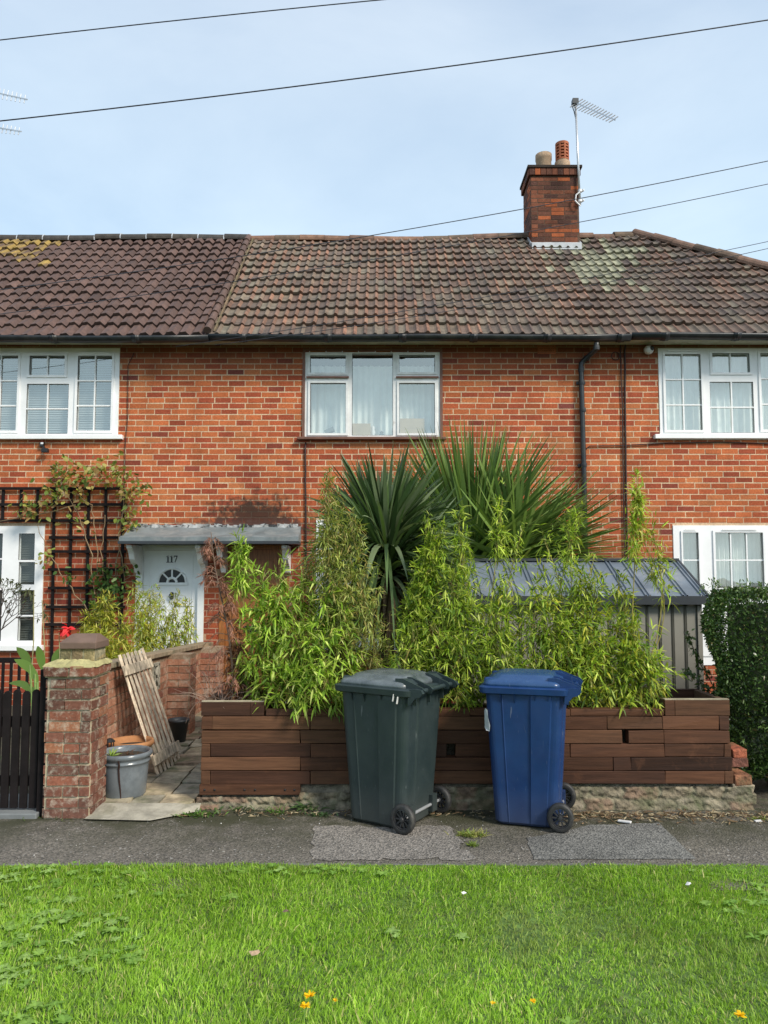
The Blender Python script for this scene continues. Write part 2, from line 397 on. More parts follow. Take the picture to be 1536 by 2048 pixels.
def bricks(mb, O, U, Nn, length, z0, z1, holes=(), pal=pal_house, bl=.225, bh=.075, j=.0125, proud=.0035, headers=.05, top=None, start=0.0, wob=.0012, cont=None):
    "brick faces laid on a plane: origin O, along U, outward Nn; z0..z1 world heights; holes in (u,z)"
    O = np.array(O, float); U = np.array(U, float); Nn = np.array(Nn, float)
    r0 = int(math.floor(z0/bh + .5)); r1 = int(math.floor(z1/bh + .5)); segs = []
    for r in range(r0, r1):
        za = r*bh; zc = za + bh/2
        free = [(0, length)]
        for h in holes:
            if h[1] < zc < h[3]:
                nf = []
                for a, b in free:
                    if h[2] <= a or h[0] >= b: nf.append((a, b)); continue
                    if h[0] > a: nf.append((a, h[0]))
                    if h[2] < b: nf.append((h[2], b))
                free = nf
        u = start - (r % 2)*bl/2 - bl; edges = []; rnd = random.Random(r*13+5) if cont is not None else random
        if cont is not None: u = -12.15 - (r % 2)*bl/2 - cont + rnd.uniform(-.014, .014)
        while u < length:
            w = bl if rnd.random() > headers else bl/2
            if cont is not None: w += rnd.gauss(0, .0035) - .0014*((u + 12) % 1 - .5)
            edges.append((u, u+w)); u += w
        for a, b in free:
            for (e0, e1) in edges:
                s0 = max(a, e0); s1 = min(b, e1)
                if cont is not None:
                    if a == 0:
                        if e0 < 0: continue
                    if b == length and e0 < length: s1 = e1
                if s1 - s0 > .035:
                    if top is not None and za + bh > top((s0+s1)/2): continue
                    segs.append((s0, s1, za))
    if not segs: return
    S = np.array(segs); n = len(S)
    a = S[:, 0] + j*.38 + rng.normal(0, wob, n); b = S[:, 1] - j*.38 + rng.normal(0, wob, n)
    c = S[:, 2] + j*.53 + rng.normal(0, wob, n); d = S[:, 2] + bh - j*.53 + rng.normal(0, wob, n)
    pr = np.maximum(proud + rng.normal(0, .0012, n), .001)
    V = np.zeros((n, 8, 3)); k = 0
    for (uu, zz, pp) in ((a,c,0),(b,c,0),(b,d,0),(a,d,0),(a,c,1),(b,c,1),(b,d,1),(a,d,1)):
        q = O[None] + U[None]*uu[:, None] + Nn[None]*((pr if pp else pr*0 - .004)[:, None])
        if pp:  # small chamfer
            q = O[None] + U[None]*(uu + np.where(uu == a, .0015, -.0015))[:, None] + Nn[None]*pr[:, None]
        q[:, 2] = zz + rng.normal(0, wob*.7, n)
        V[:, k] = q; k += 1
    B = (np.arange(n)*8)[:, None, None]
    fs = np.array([(4,5,6,7),(0,1,5,4),(1,2,6,5),(2,3,7,6),(3,0,4,7)])[None]
    mb.add(V.reshape(-1, 3), [(B+fs).reshape(-1, 4)], np.repeat(pal(n), 8, 0))
MORTAR = (.72,.55,.37)
# ================================================================== HOUSES
def R(px0, py0, px1, py1, Y=WY):
    "pixel rectangle -> x0,z0,x1,z1 on the plane Y"
    cx, cy = (px0+px1)/2, (py0+py1)/2
    return (P(px0, cy, Y).x, P(cx, py1, Y).z, P(px1, cy, Y).x, P(cx, py0, Y).z)
XA = P(428, 850, WY).x; XB = P(1247, 850, WY).x; XL = -9.0; XR = 8.0
ZW = P(768, 692, WY).z
def house(label, x0, x1):
    return thing('terraced_house', label, 'house', ((x0+x1)/2, WY, 0))
hl = house('left terraced brick house with white front door and brown wavy tiled roof', XL, XA)
hm = house('middle terraced brick house with brown wooden front door and chimney on mossy roof', XA, XB)
hr = house('right end terraced brick house with a sloping hipped roof end', XB, XR)
W_LU = R(-53, 697, 238, 880); W_MU = R(610, 702, 880, 878); W_RU = R(1318, 697, 1606, 880)
W_LL = R(-190, 1052, 86, 1302); W_ML = R(632, 1040, 846, 1296); W_RL = R(1349, 1051, 1640, 1330)
D_L = R(270, 1088, 407, 1398); D_M = R(438, 1088, 578, 1398)
def front_wall(root, x0, x1, holes, extra_end=None):
    mb = MB()
    plate(mb, (x0, -.1, x1, ZW+.15), holes, WY, WY+.24, MORTAR)
    bricks(mb, (x0, WY, 0), (1,0,0), (0,-1,0), x1-x0, 0, ZW+.15, [(h[0]-x0, h[1], h[2]-x0, h[3]) for h in holes], cont=x0, headers=.0, bh=.078, proud=.0015)
    # side reveals, back wall, inner floor and party walls
    mb.box((x0, 15.2, -.1), (x1, 15.4, ZW), (.4,.1,.05))
    mb.box((x0, WY+.24, -.1), (x0+.1, 15.2, ZW), (.4,.1,.05)); mb.box((x1-.1, WY+.24, -.1), (x1, 15.2, ZW), (.4,.1,.05))
    return mb.build('wall', M['brick'], root)
front_wall(hl, XL, XA, [W_LU, W_LL, D_L]); front_wall(hm, XA, XB, [W_MU, W_ML, D_M]); w = front_wall(hr, XB, XR, [W_RU, W_RL])
for root, x0, x1 in ((hl, XL, XA), (hm, XA, XB), (hr, XB, XR)):
    mb = MB(); mb.box((x0+.12, WY+.25, 2.42), (x1-.12, 15.15, 2.6)); mb.box((x0+.12, WY+.25, 0), (x1-.12, 15.15, .1)); mb.box((x0+.12, WY+2.4, .1), (x1-.12, WY+2.5, ZW-.05))
    mb.build('interior', M['room'], root)
mb = MB()   # gable side bricks of the end house
bricks(mb, (XR, WY, 0), (0,1,0), (1,0,0), 5.3, 0, ZW+.1)
mb.build('side_wall', M['brick'], hr)
# ---- windows
def window(root, rect, panes, mats=('upvc', 'glass'), sill=None, proud=.012, depth=.07, cill='upvc', yoff=0.0, silld=.06):
    """panes: (x0,z0,x1,z1, sash width, vertical bars, horizontal bars)"""
    yf = WY - proud + yoff
    mb = MB(); plate(mb, rect, [p[:4] for p in panes], yf, yf+depth)
    fr = mb.build('window', M[mats[0]], root, bevel=.004)
    for p in panes:
        x0, z0, x1, z1, sw, vb, hb = p[:7]
        if sw:
            mb = MB(); plate(mb, (x0-sw, z0-sw, x1+sw, z1+sw), [(x0+.002, z0+.002, x1-.002, z1-.002)], yf-.016, yf-.001)
            mb.build('sash', M[mats[0]], fr, bevel=.004)
        # dark rubber gasket line + glazing bars
        mb = MB(); plate(mb, (x0-.001, z0-.001, x1+.001, z1+.001), [(x0+.006, z0+.006, x1-.006, z1-.006)], yf+.006, yf+.012)
        mb.build('gasket', M['shed_trim'], fr)
        if vb or hb:
            mb = MB()
            for i in range(vb):
                x = x0 + (x1-x0)*(i+1)/(vb+1); mb.box((x-.009, yf+.004, z0), (x+.009, yf+.018, z1))
            for i in (hb if hasattr(hb, '__len__') else [(k+1)/(hb+1) for k in range(hb)]):
                z = z0 + (z1-z0)*i; mb.box((x0, yf+.002, z-.009), (x1, yf+.0165, z+.009))
            mb.build('glazing_bar', M[mats[0]], fr)
        mb = MB(); mb.quad((x0, yf+.024, z0), (x1, yf+.024, z0), (x1, yf+.024, z1), (x0, yf+.024, z1))
        mb.build('pane', M[mats[1]], fr)
    if sill:
        s0, s1, zt, h = sill
        mb = MB(); mb.box((s0, yf-silld, zt-h), (s1, yf+.05, zt), None); mb.build('sill', M[cill], fr, bevel=.006)
    return fr
def pane(px0, py0, px1, py1, sw=0, vb=0, hb=0):
    return (*R(px0, py0, px1, py1), sw, vb, hb)
def trickle(fr, px0, px1, py):
    a = P(px0, py, WY); b = P(px1, py, WY); mb = MB(); mb.box((a.x, WY-.045, a.z-.008), (b.x, WY-.03, a.z+.008)); mb.build('vent_strip', M['upvc'], fr)
wf = window(hl, W_LU, [pane(-35,712,36,862,.03,1,2), pane(60,712,131,751,.03,1,0), pane(53,768,137,868,0,1,1), pane(155,712,224,862,.03,1,2)],
       sill=(W_LU[0]-.05, P(247,876,WY).x, PZ(871,WY), .06))
trickle(wf, 2, 33, 706); trickle(wf, 160, 218, 707)
wf = window(hm, W_MU, [pane(620,711,692,746,.028), pane(620,766,692,867,.028), pane(704,707,786,871,0), pane(798,710,870,745,.028), pane(798,766,870,867,.028)],
       mats=('old_white','glass'), sill=(P(596,879,WY).x, P(891,879,WY).x, PZ(875.5,WY), .035), cill='brown_wood', silld=.09, yoff=.012)
for px0, px1 in ((613, 698), (792, 877)):
    mb = MB(); a = P(px0, 755, WY); b = P(px1, 755, WY); mb.box((a.x, WY-.035, a.z-.012), (b.x, WY-.0125, a.z+.010)); mb.build('drip_rail', M['brown_wood'], wf)
mb = MB(); r = W_MU   # brown outer liner of the opening
plate(mb, (r[0]-.035, r[1]-.01, r[2]+.035, r[3]+.03), [(r[0], r[1]-.02, r[2], r[3])], WY-.018, WY+.05); mb.build('window_surround', M['brown_wood'], hm)
wf = window(hr, W_RU, [pane(1330,709,1402,861,.03,1,2), pane(1423,707,1498,746,.03,1,0), pane(1420,764,1507,866,0,1,1), pane(1521,707,1593,860,.03,1,2)],
       sill=(P(1307,876,WY).x, W_RU[2]+.05, PZ(870,WY), .06))
trickle(wf, 1335, 1395, 703); trickle(wf, 1528, 1588, 703)
wf = window(hl, W_LL, [pane(38,1067,70,1120,0,0,0), pane(38,1124,70,1169,0,0,0), pane(37,1180,69,1230,0,0,0), pane(36,1233,68,1281,0,0,0),
       pane(-110,1067,5,1169,0,2,1), pane(-110,1180,4,1282,0,2,1), pane(-178,1067,-143,1169,0,0,1), pane(-178,1180,-143,1282,0,0,1)],
       mats=('upvc','glass_dark'), sill=(W_LL[0]-.05, P(88,1295,WY).x, PZ(1290,WY), .07))
wf = window(hm, W_ML, [pane(646,1056,690,1276,.0,0,3), pane(704,1056,774,1276,.0,1,3), pane(788,1056,832,1276,.0,0,3)], sill=(W_ML[0]-.05, W_ML[2]+.05, PZ(1290,WY), .06))
wf = window(hr, W_RL, [pane(1365,1065,1397,1176,.02,0,1), pane(1430,1065,1526,1176,.028,2,1), pane(1560,1065,1620,1176,.028,0,1)])
trickle(wf, 1368, 1392, 1059); trickle(wf, 1442, 1512, 1059)
mb = MB(); rr_ = R(1352, 1200, 1640, 1325)
for i in range(7):
    x = rr_[0]+.06+i*.27; mb.box((x, WY-.024, rr_[1]+.08), (x+.22, WY-.0125, rr_[3]-.06))
mb.build('lower_panel', M['upvc'], wf, bevel=.005)
# curtains and blinds: each hangs inside its window
def curtain(x0, x1, z0, z1, label, m='curtain', amp=.022, wl=.085, y=None, cat='curtain', group=None):
    y = y or WY + .17; n = int((x1-x0)/.008); xs = np.linspace(x0, x1, n)
    ph = np.cumsum(rng.normal(1, .45, n))*2*math.pi*.008/wl
    top = y + amp*np.sin(ph)*.6; bot = y + amp*(np.sin(ph+.3)+.5*np.sin(ph*.37))
    v = np.concatenate([np.stack([xs, top, np.full(n, z1)], 1), np.stack([xs, bot, np.full(n, z0)], 1)])
    i = np.arange(n-1); mb = MB(); mb.add(v, [np.stack([i+n, i+n+1, i+1, i], 1)])
    return mb.build('curtain' if m == 'curtain' else 'window_blind', M[m], None, smooth=True, tagv=(label, cat, group))
def blind(x0, x1, z0, z1, label, m='blind', y=None, pitch=.032):
    y = y or WY + .12; mb = MB(); z = z0
    while z < z1:
        mb.add([(x0,y,z),(x1,y,z),(x1,y+.016,z+pitch*.86),(x0,y+.016,z+pitch*.86)], [[(0,1,2,3)]]); z += pitch
    return mb.build('window_blind', M[m], None, tagv=(label, 'blind', None))
def rr4(r, g=.03): return r[0]+g, r[2]-g, r[1]+g, r[3]-g
blind(*rr4(W_LU), 'pale horizontal slatted blind behind the upper left window')
a = rr4(W_MU); 
curtain(a[0], a[1], a[2]-.02, a[3]-.10, 'white net curtain behind the middle upstairs window, boxes in front of it', y=WY+.285)
curtain(*rr4(W_RU), 'gathered pale curtain behind the upper right window')
curtain(*rr4(R(1349,1051,1640,1178)), 'pale draped curtain in the lower right window above the hedge', amp=.03, wl=.06)
blind(*rr4(R(-190,1052,86,1290)), 'dark slatted blind in the lower left window by the trellis', 'blind_dark')
curtain(*rr4(W_ML), 'white curtain in the ground floor window behind the spiky palms')
# things on the middle upstairs window sill
mb = MB(); mb.box((W_MU[0]+.02, WY+.09, W_MU[1]-.01), (W_MU[2]-.02, WY+.26, W_MU[1]+.03)); mb.build('window_board', M['old_white'], hm)
zs = W_MU[1] + .03
def cbox(px0, px1, py, label, y=WY+.11):
    x0 = P(px0, 860, y).x; x1 = P(px1, 860, y).x; zt = P(768, py, y).z
    mb = MB(); mb.box((x0, y, zs), (x1, y+.14, zt)); xm = (x0+x1)/2
    mb.box((xm-.003, y-.002, zs+.01), (xm+.001, y-.0005, zt)); mb.box((x0+.01, y-.002, (zs+zt)/2), (x1-.01, y-.0008, (zs+zt)/2+.004))
    mb.build('cardboard_box', M['card'], None, tagv=(label, 'box', None))
cbox(705, 741, 847, 'small brown cardboard box on the sill behind the centre pane of the middle upstairs window')
cbox(800, 849, 837, 'wide brown cardboard box on the sill behind the right pane of the middle upstairs window')
mb = MB(); mb.obox(P(650,866,WY+.13)-Vector((0,0,0)), P(668,858,WY+.13), .12, .05); mb.build('folded_book', M['lead'], None, tagv=('dark grey folded object lying on the sill behind the left pane', 'book', None))
for pxx, h, lab in ((746, 28, 'small white ornament beside the cardboard box on the window sill'), (763, 17, 'small grey ornament on the sill near the middle of the upstairs window'), (858, 18, 'little pale ornament at the right end of the upstairs window sill')):
    p = P(pxx, 868, WY+.16); hh = h/149
    mb = MB(); mb.lathe([(.001,0),(.03,.0),(.022,hh*.3),(.034,hh*.5),(.02,hh*.68),(.028,hh*.85),(.001,hh)], (p.x, p.y, zs), 10)
    mb.build('ornament', M['old_white' if 'white' in lab or 'pale' in lab else 'lead'], None, smooth=True, tagv=(lab, 'ornament', None))
# ---- eaves: soffit, fascia, gutter
YE = 9.8; ZE = PZ(668, YE)
YR = 12.65; ZR0 = PZ(479, YR)
def ridge_z(x): return ZR0 + .018*max(0, x-1.0) + .012*math.sin(x*1.3)
hip_x = P(1268, 466, YR).x
for root, x0, x1, dz in ((hl, XL, XA, -.015), (hm, XA, XB, 0), (hr, XB, XR+.25, .02)):
    mb = MB()
    zt = ZE - .03 + dz
    mb.box((x0, YE-.02, ZW+.012), (x1, YE, zt)); mb.box((x0, YE, ZW+.012), (x1, WY-.01, ZW+.03))
    mb.build('fascia', M['fascia'], root)
    mb = MB(); zc = P(768, 672, 9.72).z + dz; yc = 9.715; r = .075; n = 10
    xs = np.arange(x0, x1+.01, (x1-x0)/8); rings = []
    for x in xs:
        sag = .006*math.sin(x*2.1)
        ring = [(x, yc + r*math.cos(math.pi+math.pi*k/n), zc + sag + r*math.sin(math.pi+math.pi*k/n)) for k in range(n+1)]
        ring += [(x, yc + (r-.006)*math.cos(2*math.pi-math.pi*k/n), zc + sag + (r-.006)*math.sin(2*math.pi-math.pi*k/n)) for k in range(n+1)]
        rings.append(ring)
    mb.loft(rings); 
    x = x0 + .45
    while x < x1:   # unions and brackets
        for w, rr in ((.05, .008), (.012, .013)):
            ring = lambda xx: [(xx, yc + (r+rr)*math.cos(math.pi+math.pi*k/n), zc + (r+rr)*math.sin(math.pi+math.pi*k/n)) for k in range(n+1)]
            mb.loft([ring(x-w), ring(x+w)])
        x += .93 + .2*random.random()
    mb.build('gutter', M['black_plastic'], root, smooth=True)
# cut corner of the white soffit at the party line of the left house
# ---- roof tiles
def tiles(root, x0, x1, kind, rows, clipf=None):
    mb = MB()
    s = Vector((0, YR-YE, ZR0-ZE)); L = s.length; s.normalize(); nrm = Vector((0, -s.z, s.y))
    g = L/rows; w = .138 if kind == 'roman' else .173
    ns = 7; us = np.linspace(0, 1, ns+1)
    if kind == 'roman': hp = np.where(us > .52, .030*np.sin(np.clip((us-.52)/.48, 0, 1)*math.pi), 0.0) 
    else: hp = .024*np.sin(us*2*math.pi) + .012*np.sin(us*4*math.pi+2)
    ncol = int((x1-x0)/w + .5); w = (x1-x0)/ncol
    V = []; Fq = []; Cc = []; nb = 0
    for r in range(rows):
        prev = None
        for c in range(ncol):
            if kind == 'roman':
                if c % 2 == 0 or prev is None:
                    base = np.array([(.17,.098,.068),(.20,.108,.07),(.145,.09,.066),(.245,.125,.08),(.165,.12,.085),(.12,.078,.064)])[rng.choice(6, p=[.27,.22,.17,.12,.12,.10])]*rng.normal(1, .12)
                    tl = rng.normal(0, .004)
                col = base*rng.normal(1, .06)
                X0 = x0 + c*w
                xm = X0 + w/2
                # pale lichen near the chimney
                d = math.hypot((xm-3.5)/.95, (r-9.5)/5.0)
                lich = d < 1 and random.random() < 1.3*(1-d)+.1
                if lich: col = col*.4 + np.array((.24,.24,.15))*.6
                if XA < xm < 2.4 and random.random() < .15: col = col*.6 + np.array((.20,.18,.13))*.4
                if xm > 2.9: col = col*np.array((.85,.88,.92))
                flat = col*.35 + np.array([(.12,.098,.078),(.155,.135,.10),(.10,.08,.066),(.19,.175,.13)][rng.choice(4, p=[.4,.25,.25,.1])])*.65
                if lich: flat = np.array((.27,.265,.18))*rng.normal(1, .12)
            else:
                col = np.array((.105,.062,.050))*rng.normal(1, .13); tl = rng.normal(0, .002); X0 = x0 + c*w; xm = X0
                if xm < -5.15 and r > rows-6 and random.random() < .8*(min(1, (-5.15-xm)/.9))*((r-(rows-6))/4): col = np.array((.30,.20,.05))*rng.normal(1, .15); yl_ = True
                else: yl_ = False
            prev = 1
            for uu in range(ns+1):
                x = X0 + us[uu]*w
                und = .012*math.sin(x*1.7+r*.5) + .008*math.sin(x*4.1 - r*.8)
                kz = (ridge_z(x) - ZR0)
                for (t, off) in ((r - .12, .042 + tl), (r - .12, -.004), (r + 1.0, .004)):
                    if off == -.004 : hh = hp[uu]*.8 + off
                    else: hh = hp[uu] + off
                    if r == 0 and t < 0: t = -.35
                    pt = s*(t*g) + nrm*(hh+und)
                    V.append((x, YE + pt.y, ZE + pt.z + kz*max(0, (r+.5)/rows))); Cc.append((col if kind != 'roman' or us[uu] > .6 else flat)*(1 if off > .02 or off == .004 else .35) if kind == 'roman' or not yl_ or random.random() < .55 else np.array((.11,.07,.05)))  # tile lips coloured darker to imitate the shadow under each row
            for uu in range(ns):
                b = nb + uu*3
                Fq.append((b, b+3, b+5, b+2)); Fq.append((b+1, b+4, b+3, b))
            nb += (ns+1)*3
    mb.add(np.array(V), [np.array(Fq)], np.array(Cc))
    o = mb.build('roof', M['tile' if kind == 'roman' else 'tile_brown'], root, smooth=False)
    if clipf:
        bm = bmesh.new(); bm.from_mesh(o.data); loc = Vector(WL[o.name_full])
        bmesh.ops.bisect_plane(bm, geom=bm.verts[:]+bm.edges[:]+bm.faces[:], plane_co=Vector(clipf[0])-loc, plane_no=clipf[1], clear_outer=True)
        bm.to_mesh(o.data); bm.free()
    return o
roL = tiles(hl, XL, XA - .03, 'pantile', 14)
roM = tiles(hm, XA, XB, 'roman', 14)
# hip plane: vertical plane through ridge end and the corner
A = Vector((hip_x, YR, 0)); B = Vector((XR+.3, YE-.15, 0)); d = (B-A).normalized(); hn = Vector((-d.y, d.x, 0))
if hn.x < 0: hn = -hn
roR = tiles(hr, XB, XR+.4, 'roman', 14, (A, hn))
# decking below the tiles, back slopes and hip end
for root, x0, x1, ro in ((hl, XL, XA, roL), (hm, XA, XB, roM), (hr, XB, hip_x, roR)):
    mb = MB(); zr = ridge_z((x0+x1)/2)
    q = lambda a, b, c, d: mb.add([a, b, c, d], [[(0,1,2,3)]], (.1,.07,.05))
    q((x0, YE, ZE-.03), (x1, YE, ZE-.03), (x1, YR, zr-.04), (x0, YR, zr-.04))
    q((x1, 15.5, ZE), (x0, 15.5, ZE), (x0, YR, zr-.02), (x1, YR, zr-.02))
    if root is hr:
        c1 = (XR+.3, YE-.02, ZE-.03); c2 = (XR+.3, 15.5, ZE-.03); rp = (hip_x, YR, ridge_z(hip_x)-.04)
        mb.add([(hip_x, YE, ZE-.03), c1, rp], [[(0,1,2)]], (.1,.07,.05)); mb.add([c1, c2, rp], [[(0,1,2)]], (.13,.08,.06)); mb.add([c2, (hip_x, 15.5, ZE-.03), rp], [[(0,1,2)]], (.1,.07,.05))
    mb.build('roof_deck', M['tile_brown'], ro)
def ridge_run(root, pts_fn, n, m_cols, joint, name='ridge', r=.115):
    mb = MB(); mj = MB()
    for i in range(n):
        a = pts_fn(i/n); b = pts_fn((i+1)/n - .008/ n); a = Vector(a); b = Vector(b)
        d = (b-a).normalized(); sd = d.cross(Vector((0,0,1))).normalized(); up = sd.cross(d)
        j = rng.normal(0, .006)
        ring = lambda p, rr: [tuple(p + sd*rr*math.cos(t) + up*(rr*.85*math.sin(t) + j)) for t in np.linspace(-.25, math.pi+.25, 11)]
        col = np.array(m_cols[random.randrange(len(m_cols))])*rng.normal(1, .1)
        mb.loft([ring(a, r*1.03), ring(b, r)], True, col)
        if joint: mj.loft([ring(b-d*.008, r+.005), ring(b+d*.008, r+.005)], True, (.55,.52,.45))
    o = mb.build(name, M['tile'], root, smooth=False)
    if joint: mj.build('ridge_mortar', M['lead_white'], root)
    return o
ridge_run(roL, lambda t: (XL + (XA-XL)*t, YR, ridge_z(XL + (XA-XL)*t)-.02), 15, [(.05,.045,.04),(.06,.05,.04)], True)
ridge_run(roM, lambda t: (XA + (XB-XA)*t, YR, ridge_z(XA + (XB-XA)*t)-.035+.025*math.sin(t*9)), 13, [(.17,.10,.07),(.13,.09,.06),(.2,.11,.07)], False)
ridge_run(roR, lambda t: (XB + (hip_x-XB)*t, YR, ridge_z(XB + (hip_x-XB)*t)-.03), 3, [(.17,.10,.07),(.13,.09,.06)], False)
ridge_run(roR, lambda t: (hip_x + (XR+.3-hip_x)*t, YR + (YE-.15-YR)*t, ridge_z(hip_x) + (ZE-.08-ridge_z(hip_x))*t + .035), 15, [(.17,.10,.07),(.12,.08,.055)], False, 'hip_ridge', .12)
# raised verge of the left roof along the party line
mb = MB(); s = Vector((0, YR-YE, ZR0-ZE))
for i in range(14):
    a = Vector((XA-.02, YE-.09, ZE-.04)) + s*(i/14) + Vector((0, -.02, .055)); b = Vector((XA-.02, YE-.09, ZE-.04)) + s*((i+1.05)/14) + Vector((0, -.02, .035))
    mb.tube([a, b], [.052, .045], 10, np.array((.11,.065,.05))*rng.normal(1, .1))
mb.build('verge', M['tile_brown'], roL)
mb = MB(); mb.obox(Vector((XA+.055, YE-.05, ZE+.01)), Vector((XA+.055, YR-.05, ZR0+.01)), .022, .03, col=(.22,.15,.09)); mb.build('verge_mortar', M['stone'], roL)
# chimney
yc0 = 12.3; yc1 = 12.95
cx0 = P(1062, 420, yc0).x; cx1 = P(1158, 420, yc0).x
zb = P(1100, 492, yc0).z; zt = P(1100, 352, yc0).z; ztop = P(1100, 331, yc0-.05).z
ch = MB(); ch.box((cx0, yc0, zb-.5), (cx1, yc1, zt), (.16,.1,.07))
bricks(ch, (cx0, yc0, 0), (1,0,0), (0,-1,0), cx1-cx0, zb-.3, zt, pal=pal_chim)
bricks(ch, (cx0, yc1, 0), (0,-1,0), (-1,0,0), yc1-yc0, zb-.6, zt, pal=pal_chim)
bricks(ch, (cx1, yc0, 0), (0,1,0), (1,0,0), yc1-yc0, zb-.6, zt, pal=pal_chim)
ch.box((cx0-.03, yc0-.03, zt), (cx1+.03, yc1+.03, ztop-.03), (.12,.05,.035))
for k in range(9):    # soldier course under the cap
    xa = cx0-.028 + k*(cx1-cx0+.056)/9
    ch.box((xa+.005, yc0-.038, zt+.006), (xa+(cx1-cx0+.056)/9-.005, yc0-.026, ztop-.036), pal_chim(1)[0])
for k in range(6):
    ya = yc0-.028 + k*(yc1-yc0+.056)/6
    ch.box((cx0-.038, ya+.005, zt+.006), (cx0-.026, ya+(yc1-yc0+.056)/6-.005, ztop-.036), pal_chim(1)[0])
ch.box((cx0-.055, yc0-.055, ztop-.03), (cx1+.055, yc1+.055, ztop+.012), (.05,.04,.035))
chim = ch.build('chimney', M['chimney_brick'], hm)
mb = MB(); mb.box((cx0-.01, yc0-.10, zb-.10), (cx1+.01, yc0-.012, zb+.02)); mb.obox((cx0-.012, yc0-.02, zb-.02), (cx0-.012, yc0+.3, zb+.24), .012, .12); mb.obox((cx1+.012, yc0-.02, zb-.02), (cx1+.012, yc0+.3, zb+.24), .012, .12)
mb.build('flashing', M['lead_white'], chim)
def pot(px, w, pyt, label, louvre):
    pt = P(px, pyt, yc0+.3); r = w/2/119; z0 = ztop; h = pt.z - z0
    mb = MB()
    if not louvre: mb.lathe([(r*1.0,0),(r*.98,h*.7),(r*1.05,h*.75),(r*1.05,h),(r*.85,h),(r*.8,h*.5)], (pt.x, pt.y, z0), 24); mb.build('chimney_pot', M['clay'], chim, smooth=True)
    else:
        mb.lathe([(r*1.15,0),(r*1.12,h*.42),(r*.95,h*.45),(r*.8,h*.46)], (pt.x, pt.y, z0), 24); o = mb.build('chimney_pot', M['clay'], chim, smooth=True)
        mb = MB(); mb.lathe([(r*.7,h*.4),(r*.7,h*.9)], (pt.x, pt.y, z0), 16, (.02,.02,.02))
        for k in range(5): mb.lathe([(r*.74,h*(.47+.095*k)),(r*.98,h*(.46+.095*k)),(r*.98,h*(.505+.095*k)),(r*.74,h*(.52+.095*k))], (pt.x, pt.y, z0), 24)
        for k in range(8):
            a = k*math.pi/4+.2; mb.obox((pt.x+r*.93*math.cos(a), pt.y+r*.93*math.sin(a), z0+h*.44), (pt.x+r*.93*math.cos(a), pt.y+r*.93*math.sin(a), z0+h*.96), .03, .02, up=(math.cos(a), math.sin(a), 0))
        mb.lathe([(r*.99,h*.92),(r*1.0,h),(r*.7,h+.01),(.001,h+.012)], (pt.x, pt.y, z0), 24)
        mb.build('louvre_cap', M['clay_red'], chim)
pot(1087, 32, 311, '', False); pot(1124, 28, 288, '', True)
# downpipe with swan neck
def pipe(name, pts, r, m, parent=None, n=10, **k): mb = MB(); mb.tube(pts, r, n); return mb.build(name, M[m], parent, smooth=True, **k)
g = Vector((P(1193, 685, 9.72).x, 9.72, P(1193, 684, 9.72).z)); yp = WY - .055
a1 = P(1193, 696, 9.74); a2 = P(1170, 718, yp); a3 = P(1162, 728, yp); a4 = P(1168, 950, yp); a5 = Vector((a4.x, yp, .05))
pipe('downpipe', [g, a1 + Vector((0,0,.01)), a1 + Vector((-.015, .03, -.03)), a2, a3, a3+Vector((0,0,-.05)), Vector((a4.x, yp, a4.z)), a5], .034, 'black_plastic', hm, 12)
mb = MB()
for c in (a1, a2 + Vector((.02,0,.01)), Vector((a3.x, yp, a3.z-.08)), Vector((a3.x+.003, yp, P(1163,765,yp).z)), Vector((a3.x+.01, yp, P(1163,820,yp).z)), Vector((a4.x-.002, yp, P(1163,930,yp).z)), Vector((a4.x, yp, 1.6)), Vector((a4.x, yp, .9))):
    mb.lathe([(.001,-.028),(.041,-.028),(.043,0),(.041,.028),(.001,.028)], c, 14)
for z in (P(1163,765,yp).z, P(1163,930,yp).z, 1.6): mb.box((a3.x-.06, yp+.02, z-.02), (a3.x+.06, WY, z+.02))
mb.build('pipe_collar', M['black_plastic'], hm, smooth=False)
def cable(pxs, r, label, y=WY-.02, name='wall_cable', parent=hm, m='cable', lab=True):
    pts = [P(a, b, y) for a, b in pxs]; out = []
    for i in range(len(pts)-1):
        for t in np.linspace(0, 1, 6, endpoint=False): out.append(pts[i].lerp(pts[i+1], t) + Vector((random.gauss(0, .002), 0, 0)))
    out.append(pts[-1]); mb = MB(); mb.tube(out, r, 6); return mb.build(name, M[m], parent, smooth=True)
cable([(1241,690),(1241,705),(1245,850),(1247,1000),(1249,1150),(1250,1350)], .008, '')
cable([(1251,690),(1249,705),(1251,860),(1253,1000),(1255,1150),(1256,1350)], .012, '')
cable([(1172,898),(1180,892),(1250,891),(1330,886),(1440,884),(1600,889)], .007, '', parent=hr)
cable([(268,706),(256,732),(256,830),(250,900),(249,1010)], .005, '', parent=hl)
cable([(611,885),(611,1000),(613,1170)], .012, '')
mb = MB(); c = P(1231, 712, WY-.02)
mb.tube([c + Vector((.055*math.cos(t), 0, .055*math.sin(t))) for t in np.linspace(0, 6.3, 20)], .006, 6); mb.build('cable_coil', M['cable'], hm)
mb = MB(); r = R(1075, 691, 1111, 708)
plate(mb, (r[0], r[1], r[2], r[3]), [(r[0]+.015+i*.024, r[1]+.015+k*.026, r[0]+.029+i*.024, r[1]+.03+k*.026) for i in range(9) for k in range(4)], WY-.012, WY-.002)
mb.build('air_brick', M['clay_red'], hm)
